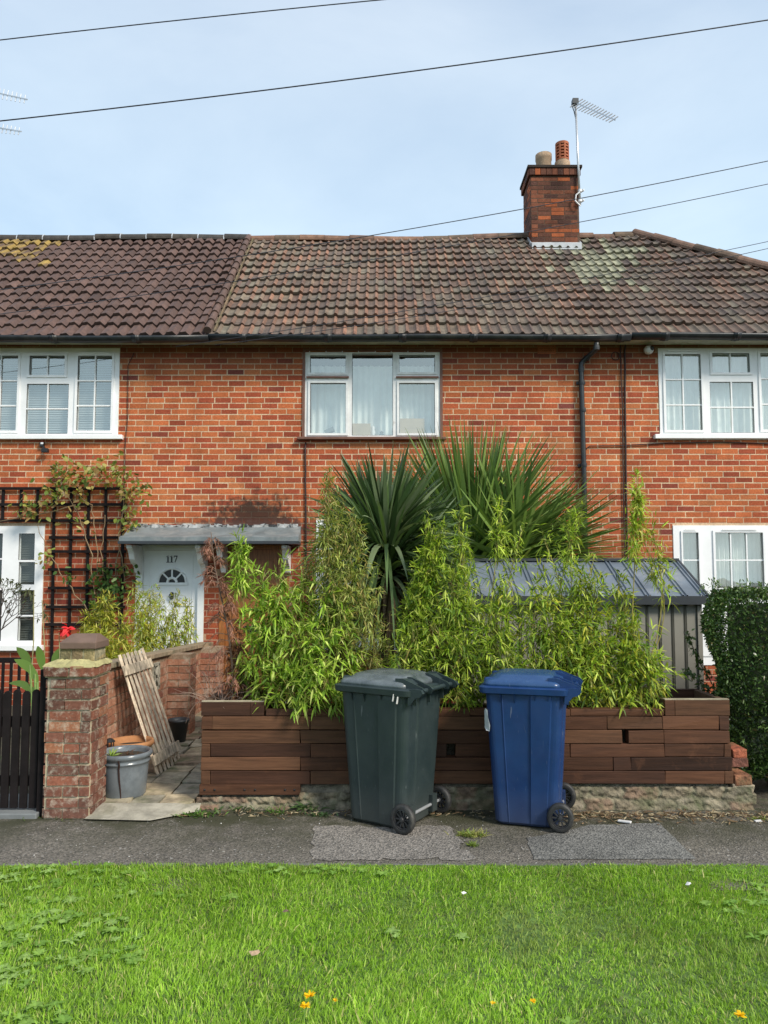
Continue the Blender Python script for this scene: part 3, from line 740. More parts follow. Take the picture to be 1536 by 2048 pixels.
# security camera + flood light
root = thing('security_camera', 'round white dome security camera under the eaves left of the upper right window', 'camera', tuple(P(1297, 700, WY)))
c = P(1297, 700, WY-.07); mb = MB(); mb.lathe([(.001,-.075),(.03,-.07),(.055,-.045),(.064,-.01),(.055,.03),(.02,.05),(.001,.05)], (c.x, c.y+.0, c.z), 20, axis='y'); mb.build('housing', M['white_metal'], root, smooth=True)
mb = MB(); mb.lathe([(.045,0),(.05,.07),(.001,.07)], (c.x, c.y, c.z+.015), 16, axis='y'); mb.build('mount', M['white_metal'], root, smooth=True)
mb = MB(); mb.lathe([(.001,-.088),(.022,-.084),(.033,-.066),(.001,-.06)], (c.x+.022, c.y+.004, c.z+.006), 16, axis='y'); mb.build('lens', M['black_iron'], root, smooth=True)
root = thing('security_light', 'small black flood light on the brick below the upper left window', 'lamp', tuple(P(88, 895, WY)))
c = P(90, 900, WY-.09); mb = MB(); mb.box((c.x-.04, c.y-.03, c.z-.035), (c.x+.045, c.y+.03, c.z+.02)); mb.build('lamp_head', M['black_iron'], root, bevel=.006)
c2 = P(84, 889, WY-.03); mb = MB(); mb.box((c2.x-.025, c2.y-.02, c2.z-.03), (c2.x+.025, WY-.003, c2.z+.03)); mb.obox(c2, c+Vector((0,.03,0)), .02, .02); mb.build('bracket', M['black_iron'], root)
mb = MB(); c3 = P(84, 887, WY-.05); mb.box((c3.x-.018, c3.y-.003, c3.z-.008), (c3.x+.018, c3.y-.001, c3.z+.016)); mb.build('sensor', M['white_metal'], root)
# ---- doors
def door_frame(root, r, w, m, yf):
    mb = MB(); plate(mb, r, [(r[0]+w, r[1]-.1, r[2]-w, r[3]-w)], yf-.02, yf+.08); return mb
r = D_L
mb = door_frame(hl, (r[0], .08, r[2], r[3]), .085, 'white_door', WY+.01); 
df = mb.build('door_frame', M['white_door'], hl, bevel=.006)
lf = (r[0]+.088, .1, r[2]-.088, r[3]-.088)
mb = MB(); cx = P(343, 1163, WY).x; cz = P(343, 1165, WY).z
yd = WY + .035
mb.box((lf[0], yd, lf[1]), (lf[2], yd+.05, lf[3]))
dr = mb.build('door', M['white_door'], hl)
# moulded rim round each panel
def ring(mb, rect, w, y0, y1): plate(mb, rect, [(rect[0]+w, rect[1]+w, rect[2]-w, rect[3]-w)], y0, y1)
mb = MB(); ring(mb, (lf[0]+.07, lf[1]+.12, lf[2]-.07, lf[3]-.07), .012, yd-.008, yd+.002)
ring(mb, (lf[0]+.12, lf[1]+.2, (lf[0]+lf[2])/2-.04, cz-.3), .018, yd-.012, yd+.002); ring(mb, ((lf[0]+lf[2])/2+.04, lf[1]+.2, lf[2]-.12, cz-.3), .018, yd-.012, yd+.002)
mb.build('panel_moulding', M['white_door'], dr, bevel=.003)
mb = MB(); R1 = .175; 
pts = [(cx + R1*math.cos(t), yd-.006, cz + R1*math.sin(t)) for t in np.linspace(0, math.pi, 25)]
mb.add([(cx, yd-.006, cz)] + pts, [[(0, i+2, i+1)] for i in range(24)]); mb.build('fanlight', M['black_iron'], dr)
mb = MB(); mb.tube([(cx + (R1+.012)*math.cos(t), yd-.012, cz + (R1+.012)*math.sin(t)) for t in np.linspace(0, math.pi, 31)], .016, 8)
mb.obox((cx-R1-.04, yd-.012, cz-.018), (cx+R1+.04, yd-.012, cz-.018), .02, .034)
for t in (math.pi*.25, math.pi*.5, math.pi*.75): mb.obox((cx+.05*math.cos(t), yd-.012, cz+.05*math.sin(t)), (cx+R1*math.cos(t), yd-.012, cz+R1*math.sin(t)), .02, .016, up=(0,1,0))
mb.tube([(cx + .06*math.cos(t), yd-.012, cz + .06*math.sin(t)) for t in np.linspace(0, math.pi, 21)], .018, 8)
mb.build('fanlight_frame', M['white_door'], dr)
mb = MB(); zz = P(343, 1192, WY).z; mb.lathe([(.001,-.02),(.02,-.018),(.024,0)], (cx, yd-.002, zz+.03), 14, axis='y'); mb.lathe([(.001,-.03),(.012,-.03),(.026,-.012),(.026,0)], (cx, yd-.002, zz-.02), 14, axis='y')
mb.tube([(cx-.024, yd-.03, zz+.025), (cx-.03, yd-.035, zz-.01), (cx, yd-.04, zz-.045), (cx+.03, yd-.035, zz-.01), (cx+.024, yd-.03, zz+.025)], .007, 6); mb.build('knocker', M['black_iron'], dr)
mb = MB(); hx = lf[0]+.05; hz = 1.0; mb.box((hx-.018, yd-.012, hz-.1), (hx+.018, yd, hz+.1)); mb.obox((hx, yd-.04, hz), (hx+.11, yd-.04, hz), .018, .018); mb.box((hx-.008, yd-.04, hz-.008), (hx+.008, yd-.01, hz+.008)); mb.build('handle', M['black_iron'], dr)
# house number 117 in serif strokes
mb = MB(); zb_ = P(341, 1125, WY).z; h = .092; w = .016
def one(x):
    mb.box((x-w/2, yd-.008, zb_+.006), (x+w/2, yd+.001, zb_+h)); mb.box((x-.022, yd-.0085, zb_), (x+.022, yd+.001, zb_+.008)); mb.obox((x-.022, yd-.004, zb_+h-.016), (x-.004, yd-.004, zb_+h-.006), .008, .008, up=(0,1,0))
x7 = cx - .012
one(x7-.05); one(x7)
mb.box((x7+.03, yd-.0087, zb_+h-.013), (x7+.078, yd+.001, zb_+h)); mb.obox((x7+.071, yd-.004, zb_+h-.012), (x7+.045, yd-.004, zb_+.002), .008, .015, up=(0,1,0)); mb.box((x7+.029, yd-.0083, zb_+h-.026), (x7+.035, yd+.001, zb_+h-.012))
mb.build('house_number', M['black_iron'], dr)
# brown door
r = D_M
mb = door_frame(hm, (r[0], .08, r[2], r[3]), .075, 'wood_door', WY+.01); df = mb.build('door_frame', M['wood_door'], hm, bevel=.006)
lf = (r[0]+.078, .1, r[2]-.078, r[3]-.078); mb = MB(); mb.box((lf[0], yd, lf[1]), (lf[2], yd+.05, lf[3])); dr2 = mb.build('door', M['wood_door'], hm)
mb = MB(); xm = (lf[0]+lf[2])/2; zsplit = P(500, 1160, WY).z; zlb = P(500, 1258, WY).z
for (a, b, c, d) in ((lf[0]+.09, zsplit+.06, lf[2]-.09, lf[3]-.09), (lf[0]+.09, zlb+.12, xm-.035, zsplit-.05), (xm+.035, zlb+.12, lf[2]-.09, zsplit-.05), (lf[0]+.09, lf[1]+.15, xm-.035, zlb-.12), (xm+.035, lf[1]+.15, lf[2]-.09, zlb-.12)):
    ring(mb, (a, b, c, d), .02, yd-.012, yd+.002); mb.box((a+.05, yd-.008, b+.05), (c-.05, yd+.001, d-.05))
mb.build('door_panel', M['wood_door'], dr2, bevel=.004)
mb = MB(); mb.box((xm-.14, yd-.018, zlb-.04), (xm+.14, yd-.001, zlb+.04)); mb.box((xm-.11, yd-.024, zlb-.022), (xm+.11, yd-.0175, zlb+.022)); mb.build('letterbox', M['black_iron'], dr2, bevel=.004)
# doorsteps
for root, r in ((hl, D_L), (hm, D_M)):
    mb = MB(); mb.box((r[0]-.05, WY-.3, -.02), (r[2]+.05, WY+.1, .079)); mb.build('doorstep', M['concrete'], root, bevel=.01)
# ---- canopy over both doors
cn = thing('door_canopy', 'long shallow grey lead canopy spanning the white and brown front doors', 'canopy', (P(418, 1080, WY).x, WY, PZ(1080, WY)))
yf = 9.5; x0 = P(238, 1080, yf).x; x1 = P(597, 1080, yf).x; zf = PZ(1074, yf); zbk = PZ(1053, WY); zu = PZ(1086, yf)
mb = MB(); xb0 = P(262, 1052, WY).x; xb1 = P(602, 1052, WY).x
prof = [(yf, zu+.02), (yf, zf), (yf+.05, zf+.02), (yf+.2, zf+.035), (yf+.35, zf+.09), (WY-.09, zbk-.02), (WY-.012, zbk), (WY-.012, zu+.02)]
rings = []
for i, t in enumerate(np.linspace(0, 1, 12)):
    rg = []
    for (y, z) in prof:
        k = (y-yf)/(WY-yf); xa = x0 + (xb0-x0)*k; xe = x1 + (xb1-x1)*k
        rg.append((xa + (xe-xa)*t, y, z + (.006*math.sin(t*23+y*9) if z > zu+.03 else 0)))
    rings.append(rg)
mb.loft(rings); mb.build('canopy_roof', M['lead'], cn)
mb = MB(); mb.box((x0-.01, yf-.02, zu-.01), (x1+.01, yf+.015, zu+.025)); mb.box((x0+.03, yf+.02, zu-.005), (x1-.03, WY-.012, zu+.018)); mb.build('fascia_board', M['shed_trim'], cn)
mb = MB()
for i in range(26):
    xa = xb0 + .05 + (xb1-xb0-.1)*i/26; h = random.uniform(.025, .06)
    mb.box((xa, WY-.06-random.uniform(0,.03), zbk-.03), (xa+.1, WY-.009, zbk-.005+h*.6), None, .006)
mb.build('flashing', M['lead_light'], cn)
def bracket(px, side=1):
    x = P(px, 1100, 9.85).x; mb = MB(); t = .035
    outline = [(WY-.012, zu-.02), (9.62, zu-.02), (9.62, zu-.06), (9.66, zu-.085), (9.70, zu-.13), (9.735, zu-.2), (9.80, zu-.25), (9.88, zu-.275), (9.93, zu-.32), (9.955, zu-.37), (WY-.012, zu-.39)]
    n = len(outline); mb.loft([[(x-t, y, z) for y, z in outline], [(x+t, y, z) for y, z in outline]]); mb.build('bracket', M['old_white'], cn, bevel=.004)
for px in (270, 404, 444, 573): bracket(px)
# ---- TV aerials
def yagi(root, a, b, n, half, sdv=(.75,0,.5), boom=.012):
    a = Vector(a); b = Vector(b); mb = MB(); mb.obox(a, b, boom*1.6, boom*1.6); d = (b-a).normalized()
    side = Vector(sdv).normalized()
    for i in range(n):
        p = a.lerp(b, (i+.5)/n); h = half*(1 - .35*i/n); q = side
        mb.tube([p - q*h, p + q*h], .010, 5)
    mb.build('antenna', M['alu'], root)
    mb = MB(); mb.box((a.x-.05, a.y-.05, a.z-.04), (a.x+.05, a.y+.05, a.z+.05)); mb.build('clamp', M['dark_plastic'], root)
ya = yc0 - .05
root = thing('tv_aerial', 'tall television aerial strapped to the side of the brick chimney', 'aerial', tuple(P(1160, 400, ya)))
pb = P(1160, 410, ya); ptp = P(1151, 206, ya); mb = MB(); mb.tube([pb, ptp], .019, 10); mb.build('mast', M['alu'], root, smooth=True)
yagi(root, P(1150, 205, ya), P(1230, 240, ya-.75), 14, .13)
mb = MB(); mb.tube([P(1146, 203, ya), P(1143, 210, ya), P(1148, 222, ya), P(1152, 240, ya)], .008, 6)
mb.build('lead_wire', M['dark_plastic'], root)
mb = MB()
for py in (382, 402):
    q = P(1160, py, ya); mb.obox((cx1+.0, ya+.06, q.z), (q.x+.06, ya-.02, q.z+.01), .03, .03); mb.lathe([(.001,-.02),(.035,-.02),(.035,.02),(.001,.02)], (q.x, q.y, q.z), 12)
a = P(1150, 395, ya-.02); mb.tube([P(1160, 384, ya-.03), P(1152, 390, ya-.03), P(1151, 402, ya-.03), P(1161, 412, ya-.03)], .014, 6); mb.build('bracket', M['white_metal'], root)
yl = YR
root = thing('tv_aerial', 'pair of television antennas reaching in at the left edge above the roof', 'aerial', (P(-14, 475, yl).x, yl, ridge_z(-7)))
b = Vector((P(-14, 475, yl).x, yl, ridge_z(-7)-.05)); mb = MB(); mb.tube([b, P(-14, 176, yl)], .02, 10); mb.build('mast', M['alu'], root, smooth=True)
yagi(root, P(-14, 184, yl), P(54, 199, yl-.5), 8, .10, (.15,0,1)); yagi(root, P(-14, 254, yl), P(42, 263, yl-.5), 7, .09, (.15,0,1))
# ---- overhead wires
def wire(pts, Y, r, label, xmin=-1900):
    (xa, ya_), (xb, yb_) = pts[0], pts[-1]
    if len(pts) == 2: mid = ((xa+xb)/2, (ya_+yb_)/2)
    # sag: quadratic through the three points, run on beyond the frame
    x1, y1 = pts[0]; x3, y3 = pts[-1]; x2, y2 = pts[1] if len(pts) > 2 else ((x1+x3)/2, (y1+y3)/2)
    cf = np.polyfit([x1, x2, x3], [y1, y2, y3], 2); xs = np.linspace(xmin, 3300, 60); r *= .8
    pp = [P(x, 0, Y) for x in xs]
    mb = MB(); mb.tube([P(x, float(np.polyval(cf, x)), Y) for x in xs], r, 6)
    mb.build('overhead_wire', M['wire'], None, smooth=True, tagv=(label, 'cable', 'telephone wires strung across the street'))
wire([(0,80),(380,38),(758,0)], 7.5, .0075, 'topmost black overhead wire leaving the picture at the top left')
wire([(0,242),(768,150),(1536,40)], 7.5, .0085, 'long thick overhead wire crossing the whole sky high above the roof')
wire([(20,577),(700,478),(1536,322)], 9.0, .0065, 'overhead wire passing in front of the brick chimney')
wire([(300,588),(1050,465),(1536,368)], 9.0, .0055, 'thin overhead wire meeting the sky just right of the chimney')
wire([(352,693),(1020,585),(1536,483)], 9.62, .005, 'upper of the two thin wires crossing the mossy roof at the right edge', 352)
wire([(430,690),(1020,601),(1536,497)], 9.62, .005, 'lower of the two thin wires crossing the mossy roof at the right edge', 430)
# ================================================================== GROUND
YL = PG(768, 1731).y      # edge of the lawn
sheet('ground', [(-400,-300,-.03),(400,-300,-.03),(400,500,-.03),(-400,500,-.03)], M['earth'])
sheet('pavement', [(-30, YL-.35, 0),(30, YL-.35, 0),(30, 5.64, 0),(-30, 5.64, 0)], M['tarmac'])
sheet('garden_ground', [(-30,5.64,-.002),(30,5.64,-.002),(30,WY+.2,-.002),(-30,WY+.2,-.002)], M['earth'])
def pp(px, py, z=0.0): return tuple(PG(px, py, z))
def rough_poly(pts, z, amp=.012, step=.05):
    out = []
    for i in range(len(pts)):
        a = Vector(PG(*pts[i], z)); b = Vector(PG(*pts[(i+1) % len(pts)], z)); k = max(2, int((b-a).length/step))
        for t in range(k): q = a.lerp(b, t/k); out.append((q.x+random.gauss(0, amp), q.y+random.gauss(0, amp), z))
    return out
sheet('pavement_patch', rough_poly([(628,1652), (900,1652), (952,1719), (618,1720)], .004, .016), M['tarmac_pink'])
sheet('pavement_patch', rough_poly([(1053,1676), (1180,1650), (1318,1645), (1392,1717), (1068,1719)], .004, .004), M['tarmac_grey'])
mb = MB(); x = -9
while x < 9:     # concrete edging strip between pavement and lawn
    mb.box((x, YL-.05, -.05), (x+.905, YL+.012, .007), (.15,.145,.135), .0015); x += .915
o = mb.build('pavement_edging', M['stone'], None); struct(o)
# lawn sheet with gentle lumps
def lump(x, y): return .018*np.sin(x*2.3+1)*np.sin(y*3.1) + .012*np.sin(x*6.1+y*2.7) + .01*np.sin(y*7.3 - x*3.9)
nx, ny = 160, 70; xs = np.linspace(-9, 9, nx); ys = np.linspace(-3, YL-.03, ny); Xg, Yg = np.meshgrid(xs, ys)
Zg = .012 + lump(Xg, Yg)*np.clip((YL-Yg)*2, 0, 1)
mb = MB(); i = np.arange(ny-1)[:, None]; j = np.arange(nx-1)[None]
mb.add(np.stack([Xg, Yg, Zg], -1).reshape(-1, 3), [np.stack([i*nx+j, i*nx+j+1, (i+1)*nx+j+1, (i+1)*nx+j], -1).reshape(-1, 4)])
struct(mb.build('lawn', M['lawn'], None, smooth=True))
def nz2(x, y, seed=0):
    r = np.random.default_rng(seed); out = np.zeros_like(x)
    for k in range(7):
        a = r.uniform(0, 2*math.pi); f = 1.2*1.75**k*.9; out += np.sin(f*(x*math.cos(a)+y*math.sin(a)) + r.uniform(0, 6.28))/(1.25**k)
    return out/2.6
def grass(n, x0, x1, y0, y1, lmin, lmax, w):
    x = rng.uniform(x0, x1, n); y = rng.uniform(y0, y1, n)
    d = nz2(x, y, 3); ek = y < YL - .02 + .03*nz2(x*4, x*0, 8); x = x[ek]; y = y[ek]; n = len(x); d = nz2(x, y, 3); bare = nz2(x*1.3+5, y*1.6, 9); keep = (rng.random(n) < np.clip(1.15 + .35*d - .9*np.clip(bare-.75, 0, 1), .12, 1)); x = x[keep]; y = y[keep]; d = d[keep]; bare = bare[keep]; n = len(x)
    edge = np.clip((YL - y)/.12, .55, 1)
    L = rng.uniform(lmin, lmax, n)*(1 + .3*d)*edge; a = rng.uniform(0, 2*math.pi, n)
    lean = np.abs(rng.normal(.42, .22, n)); comb = nz2(x, y, 21)*2.5
    dr = np.stack([np.cos(a)*lean + .22*np.cos(comb), np.sin(a)*lean + .22*np.sin(comb), np.ones(n)], 1)
    base = np.array([(.26,.45,.035),(.32,.51,.05),(.18,.33,.03),(.40,.55,.10),(.50,.47,.19)])
    k = rng.choice(5, n, p=[.32,.28,.2,.13,.07])
    col = base[k]*(rng.normal(1, .12, n)*(1 + .17*nz2(x, y, 5) + .12*nz2(x*3, y*3, 15)))[:, None]
    yel = np.clip(bare-.55, 0, .6)[:, None]; col = col*(1-yel) + np.array((.24,.27,.08))*yel
    m = MB(); m.straps(np.stack([x, y, .008 + lump(x, y)*np.clip((YL-y)*2, 0, 1)], 1), dr, L, w*rng.uniform(.7, 1.3, n), rng.uniform(.1, .6, n), 2, np.clip(col, .01, 1), prof=[1, .8, .08])
    return m
m = grass(165000, -2.7, 2.7, 2.55, YL+.012, .026, .060, .0036)
m2 = grass(40000, -6, 6, .8, YL-.005, .04, .08, .006)
for a in ('v','f','c'):
    pass
base_n = m.n
for fa in m2.f: m.f.append(fa + base_n)
m.v += m2.v; m.c += m2.c; m.n += m2.n
o = m.build('grass', M['grass'], None, origin=(0, 3, 0)); tag(o, 'lush green mown grass of the verge in front of the pavement', 'grass', kind='stuff')
# broad leaved weeds among the grass
mb = MB(); wc = 800; wx = rng.uniform(-2.6, 2.6, wc*3); wy = rng.uniform(2.6, YL-.1, wc*3); kk = nz2(wx, wy, 33) > .05; wx = wx[kk][:wc]; wy = wy[kk][:wc]
for x, y in zip(wx, wy):
    nl = random.randint(4, 9); a = np.arange(nl)*2*math.pi/nl + random.random()*6; s_ = random.uniform(.5, 1.15)
    dr = np.stack([np.cos(a), np.sin(a), np.full(nl, random.uniform(.5, 1.1))], 1)
    sd = np.stack([-np.sin(a), np.cos(a), np.zeros(nl)], 1)
    c = np.array([(.26,.42,.08),(.32,.47,.13),(.20,.36,.06)])[random.randrange(3)]
    mb.straps(np.tile((x, y, .03 + float(lump(np.array(x), np.array(y)))), (nl, 1)), dr, np.full(nl, .046*s_)*rng.uniform(.7, 1.2, nl), .016*s_, .45, 3, np.tile(c, (nl, 1))*rng.normal(1, .1, (nl, 1)), prof=[.35, .8, 1.0, .15], side=sd)
o = mb.build('lawn_weed', M['leaf'], None, origin=(0, 3, 0)); tag(o, 'clover and broad leaved weeds mixed through the grass', 'weeds', kind='stuff')
def dandelion(px, py, label, s=1.0):
    g = PG(px, py, .06); root = thing('dandelion', label, 'flower', (g.x, g.y, 0), 'yellow flowers in the lawn')
    mb = MB(); mb.tube([(g.x, g.y, .005), (g.x+.005, g.y, .06*s)], .0018, 5, (.2,.3,.08)); mb.build('stem', M['stem'], root)
    mb = MB(); n = 26; a = rng.uniform(0, 6.28, n); e = rng.uniform(.1, 1.0, n); dr = np.stack([np.cos(a), np.sin(a), e], 1)
    mb.straps(np.tile((g.x+.005, g.y, .062*s), (n, 1)), dr, .017*s, .006*s, .15, 2, np.tile((.95,.62,.01), (n, 1)), prof=[.7, 1, .5]); mb.build('petals', M['petal'], root)
for a in ((617,2010,'largest yellow dandelion, low centre left of the lawn',1.5), (608,2020,'yellow dandelion touching the largest one on its left',1.2), (668,1992,'small yellow flower right of the paired dandelions',.7), (983,1998,'small yellow flower near the bottom centre of the lawn',.7), (1063,1999,'bright yellow flower right of the bottom centre of the lawn',.85), (1478,2043,'yellow dandelion at the very bottom right of the lawn',1.3)):
    dandelion(*a)
def scrap(px, py, label, s, m, cat='litter', nm='litter', z=.03, col=None):
    g = PG(px, py, z); mb = MB(); n = 7; a = np.linspace(0, 6.28, n, endpoint=False)
    ring = [(g.x + s*math.cos(t)*random.uniform(.6, 1.1), g.y + s*.6*math.sin(t)*random.uniform(.6, 1.2), z + random.uniform(-.3, .35)*s) for t in a]
    mb.add([(g.x, g.y, z + s*.35)] + ring, [[(0, i+1, (i+1) % n + 1) for i in range(n)]], col); mb.build(nm, M[m], None, tagv=(label, cat, None))
scrap(928, 1785, 'crumpled pale scrap of paper on the grass below the blue bin', .02, 'litter', z=.055)
scrap(1378, 1768, 'torn whitish scrap on the grass near the right edge', .022, 'litter', z=.055)
scrap(571, 1823, 'small dark brown lump lying on the grass', .022, 'copings', 'stone', 'stone', .055)
scrap(508, 1906, 'tan dried leaf lying on the grass left of centre', .028, 'clay', 'leaf', 'fallen_leaf', .058)
# white plastic wrapper on the pavement
g = PG(1248, 1643, .012); mb = MB(); mb.obox(g + Vector((-.035, .02, 0)), g + Vector((.04, -.03, .004)), .03, .012); mb.build('wrapper', M['litter'], None, bevel=.004, tagv=('white plastic scrap lying on the smooth grey pavement patch', 'litter', None))
mb = MB(); g = PG(1510, 1642, .008); mb.obox(g, g+Vector((.05, .01, 0)), .02, .008); mb.build('wrapper', M['litter'], None, tagv=('small white scrap on the pavement at the right edge', 'litter', None))
# leaf litter along the base wall
n = 1500; x = np.concatenate([rng.uniform(1.2, 3.6, 900), rng.uniform(-2.2, 3.4, 600)]); y = 5.50 - np.abs(rng.normal(0, .10, n)) - .1*np.clip((x-2.2), 0, 1)*rng.random(n); y[900:] = 5.52 - np.abs(rng.normal(0, .05, 600))
a = rng.uniform(0, 6.28, n); cols = np.array([(.20,.13,.07),(.34,.27,.16),(.11,.07,.04),(.45,.38,.25)])[rng.choice(4, n, p=[.35,.25,.3,.1])]
mb = MB(); mb.straps(np.stack([x, y, rng.uniform(.006, .022, n)], 1), np.stack([np.cos(a), np.sin(a), rng.normal(0, .12, n)], 1), rng.uniform(.02, .07, n), rng.uniform(.005, .013, n), 0.02, 2, cols*1.25, prof=[.5, 1, .1])
o = mb.build('leaf_litter', M['dead'], None, origin=(1.5, 5.4, 0)); tag(o, 'dry brown bamboo leaves blown against the foot of the planter wall', 'leaf litter', kind='stuff')
# gravel crumbs and pale specks on the pavement
n = 420; x = rng.uniform(-4, 4, n); y = rng.uniform(YL+.02, 5.5, n); s_ = rng.uniform(.002, .0055, n); mb = MB()
cols = np.array([(.36,.34,.31),(.2,.19,.18),(.5,.48,.45)])[rng.choice(3, n)]
for i in range(n): mb.add([(x[i]-s_[i], y[i], .001), (x[i], y[i]-s_[i], .001), (x[i]+s_[i], y[i], .001), (x[i], y[i]+s_[i], .001), (x[i], y[i], .001+s_[i]*1.2)], [[(0,1,4),(1,2,4),(2,3,4),(3,0,4)]], cols[i])
o = mb.build('grit', M['stone'], None, origin=(0,5,0)); tag(o, 'loose pale grit scattered over the pavement', 'grit', kind='stuff')
def tuft(px, py, label, n, L, spread, cols, w=.006, broad=False, h=1.0, name='weed', y=None):
    g = PG(px, py) if y is None else Vector((P(px, py, y).x, y, 0))
    x = rng.normal(g.x, spread, n); yy = rng.normal(g.y, spread*.35, n); a = rng.uniform(0, 6.28, n)
    dr = np.stack([np.cos(a)*.8, np.sin(a)*.8, rng.uniform(.2, 1.3, n)*h], 1); cc = np.array(cols)[rng.choice(len(cols), n)]*rng.normal(1, .12, (n, 1))
    mb = MB(); mb.straps(np.stack([x, yy, np.full(n, .003)], 1), dr, rng.uniform(.4, 1, n)*L, w*rng.uniform(.7, 1.2, n), .35, 3, cc, prof=[.4, 1, .8, .1] if broad else [1, .9, .6, .05])
    return mb.build(name, M['leaf'], None, tagv=(label, 'weed', None))
GR = [(.10,.20,.03),(.14,.27,.045),(.07,.14,.025)]
tuft(385, 1630, 'bright green weeds in front of the left end of the timber planter', 150, .07, .10, GR, .010, True)
tuft(475, 1618, 'low green weeds at the foot of the planter below its bolted board', 90, .07, .09, [(.06,.11,.03),(.10,.17,.04)], .012, True)
tuft(610, 1618, 'leafy dandelion weed in the gap under the planter left of the dark bin', 70, .17, .06, [(.08,.14,.045),(.12,.19,.06)], .020, True)
tuft(560, 1626, 'thin grassy weed beside the leafy dandelion', 40, .12, .04, GR, .006)
tuft(942, 1672, 'yellowish grass tuft growing in the pavement crack between the bins', 210, .09, .045, [(.30,.34,.07),(.17,.26,.05),(.4,.38,.14)], .006)
tuft(945, 1692, 'smaller grass tuft just below the one between the bins', 90, .06, .018, [(.25,.32,.06),(.15,.23,.045)], .005)
tuft(1518, 1640, 'yellow green tuft on the pavement at the right edge', 60, .07, .03, [(.3,.34,.07),(.2,.28,.06)], .005)
tuft(130, 1630, 'low weeds at the foot of the brick gate pier', 120, .05, .16, [(.22,.26,.05),(.10,.16,.03)], .008, True)
tuft(640, 1632, 'flat green weed beside the lower corner of the dark bin', 60, .07, .05, [(.07,.13,.05),(.10,.18,.07)], .009, True)
tuft(1040, 1612, 'low weeds at the planter foot between the bins and the wall', 40, .06, .07, GR, .007, True)
tuft(740, 1618, 'small green weeds at the planter foot just left of the dark bin wheel', 60, .07, .08, GR, .008, True)
tuft(1300, 1608, 'sparse weed growing from the rubble base right of the blue bin', 30, .06, .05, GR, .006, True)
tuft(885, 1616, 'small weed sprouting behind the wheel of the dark bin', 50, .10, .05, GR, .008, True)
# ---- garden path, threshold, gate slab
mb = MB(); mb.add([pp(168,1638,.014), pp(300,1641,.014), pp(398,1622,.016), pp(402,1606,.05), pp(205,1606,.05), pp(168,1638,-.02), pp(300,1641,-.02), pp(398,1622,-.02)], [[(0,1,2,3,4)], [(0,5,6,1),(1,6,7,2)]])
struct(mb.build('path_threshold', M['concrete'], None))
sheet('garden_path', [(-2.3,5.55,.01),(-1.36,5.55,.01),(-1.3,9.8,.01),(-2.3,9.8,.01)], M['soil'])
y = 5.56; k = 0
while y < 9.7:
    h = random.uniform(.26, .4); x = -2.28; mb = MB()
    while x < -1.42:
        w = min(random.uniform(.22, .42), -1.40 - x)
        if w < .08: break
        c = np.array([(.38,.33,.23),(.30,.27,.20),(.42,.34,.22),(.33,.24,.16)][random.randrange(4)])
        mb.box((x+.01, y+.01, 0), (x+w-.01, y+h-.01, .032+random.uniform(0,.012)), c, .006); x += w
    o = mb.build('path_paving', M['flag'], None); struct(o); y += h
for (px, py, l, n) in ((375,1560,'grass growing between the path stones beside the planter',110), (335,1582,'grass tuft in a path joint behind the threshold',70), (345,1555,'grass between the paving stones below the leaning slatted panel',60), (395,1590,'green tuft where the path meets the planter corner',80), (385,1500,'grass at the far edge of the garden path',60)):
    tuft(px, py, l, n, .06, .05, GR, .005)
mb = MB(); a = PG(-60, 1612); b = PG(72, 1638); mb.box((-3.4, b.y, -.02), (b.x, a.y+.2, .035)); struct(mb.build('gate_slab', M['grey_slab'], None, bevel=.008))
# ================================================================== BRICK PIER, GARDEN WALL, GATE
YPf = 5.39; xp0 = P(90, 1500, YPf).x; xp1 = P(181, 1500, YPf).x; yp1 = YPf + .30
root = thing('gate_pier', 'old brick gate pier with white stained joints and a brown peaked cap', 'pier', ((xp0+xp1)/2, YPf+.15, 0))
zc = PZ(1350, YPf); mb = MB(); mb.box((xp0+.004, YPf+.004, -.03), (xp1-.004, yp1-.004, zc), (.5,.42,.29))
for (O, U, Nn, L) in (((xp0, YPf, 0), (1,0,0), (0,-1,0), xp1-xp0), ((xp1, YPf, 0), (0,1,0), (1,0,0), yp1-YPf), ((xp0, yp1, 0), (0,-1,0), (-1,0,0), yp1-YPf), ((xp1, yp1, 0), (-1,0,0), (0,1,0), xp1-xp0)):
    bricks(mb, O, U, Nn, L, 0, zc, pal=pal_pier, proud=.008, headers=.25, start=.02, wob=.0022)
mb.build('brickwork', M['pier_brick'], root)
mb = MB(); z1 = PZ(1352, YPf); z2 = PZ(1333, YPf)
for k in range(2):
    xa = xp0-.02 + k*(xp1-xp0+.04)/2; mb.box((xa+.004, YPf-.03, z1), (xa+(xp1-xp0+.04)/2-.004, yp1+.02, z2), pal_pier(1)[0]*np.array((1.1,1.1,1.1)), .003)
mb.box((xp0-.01, YPf-.02, z1-.01), (xp1+.012, yp1+.01, z2-.01), (.35,.3,.17)); mb.build('projecting_course', M['pier_brick'], root, bevel=.006)
mb = MB(); z3 = z2+.03; cxm = (xp0+xp1)/2 + .02
n = 14; rings = []
for (e, z) in ((.025, z2-.004), (.012, z2+.02), (-.05, z2+.045), (-.09, z2+.05)):
    rings.append([(x_, y_, z + random.uniform(-.005, .005)) for x_, y_ in [(xp0-e+ (xp1-xp0+2*e)*i/n, YPf-e-.005) for i in range(n)] + [(xp1+e, YPf-e + (.3+2*e)*i/n) for i in range(n)] + [(xp1+e-(xp1-xp0+2*e)*i/n, yp1+e) for i in range(n)] + [(xp0-e, yp1+e-(.3+2*e)*i/n) for i in range(n)]])
mb.loft(rings); mb.build('cement_bed', M['moss_cement'], root)
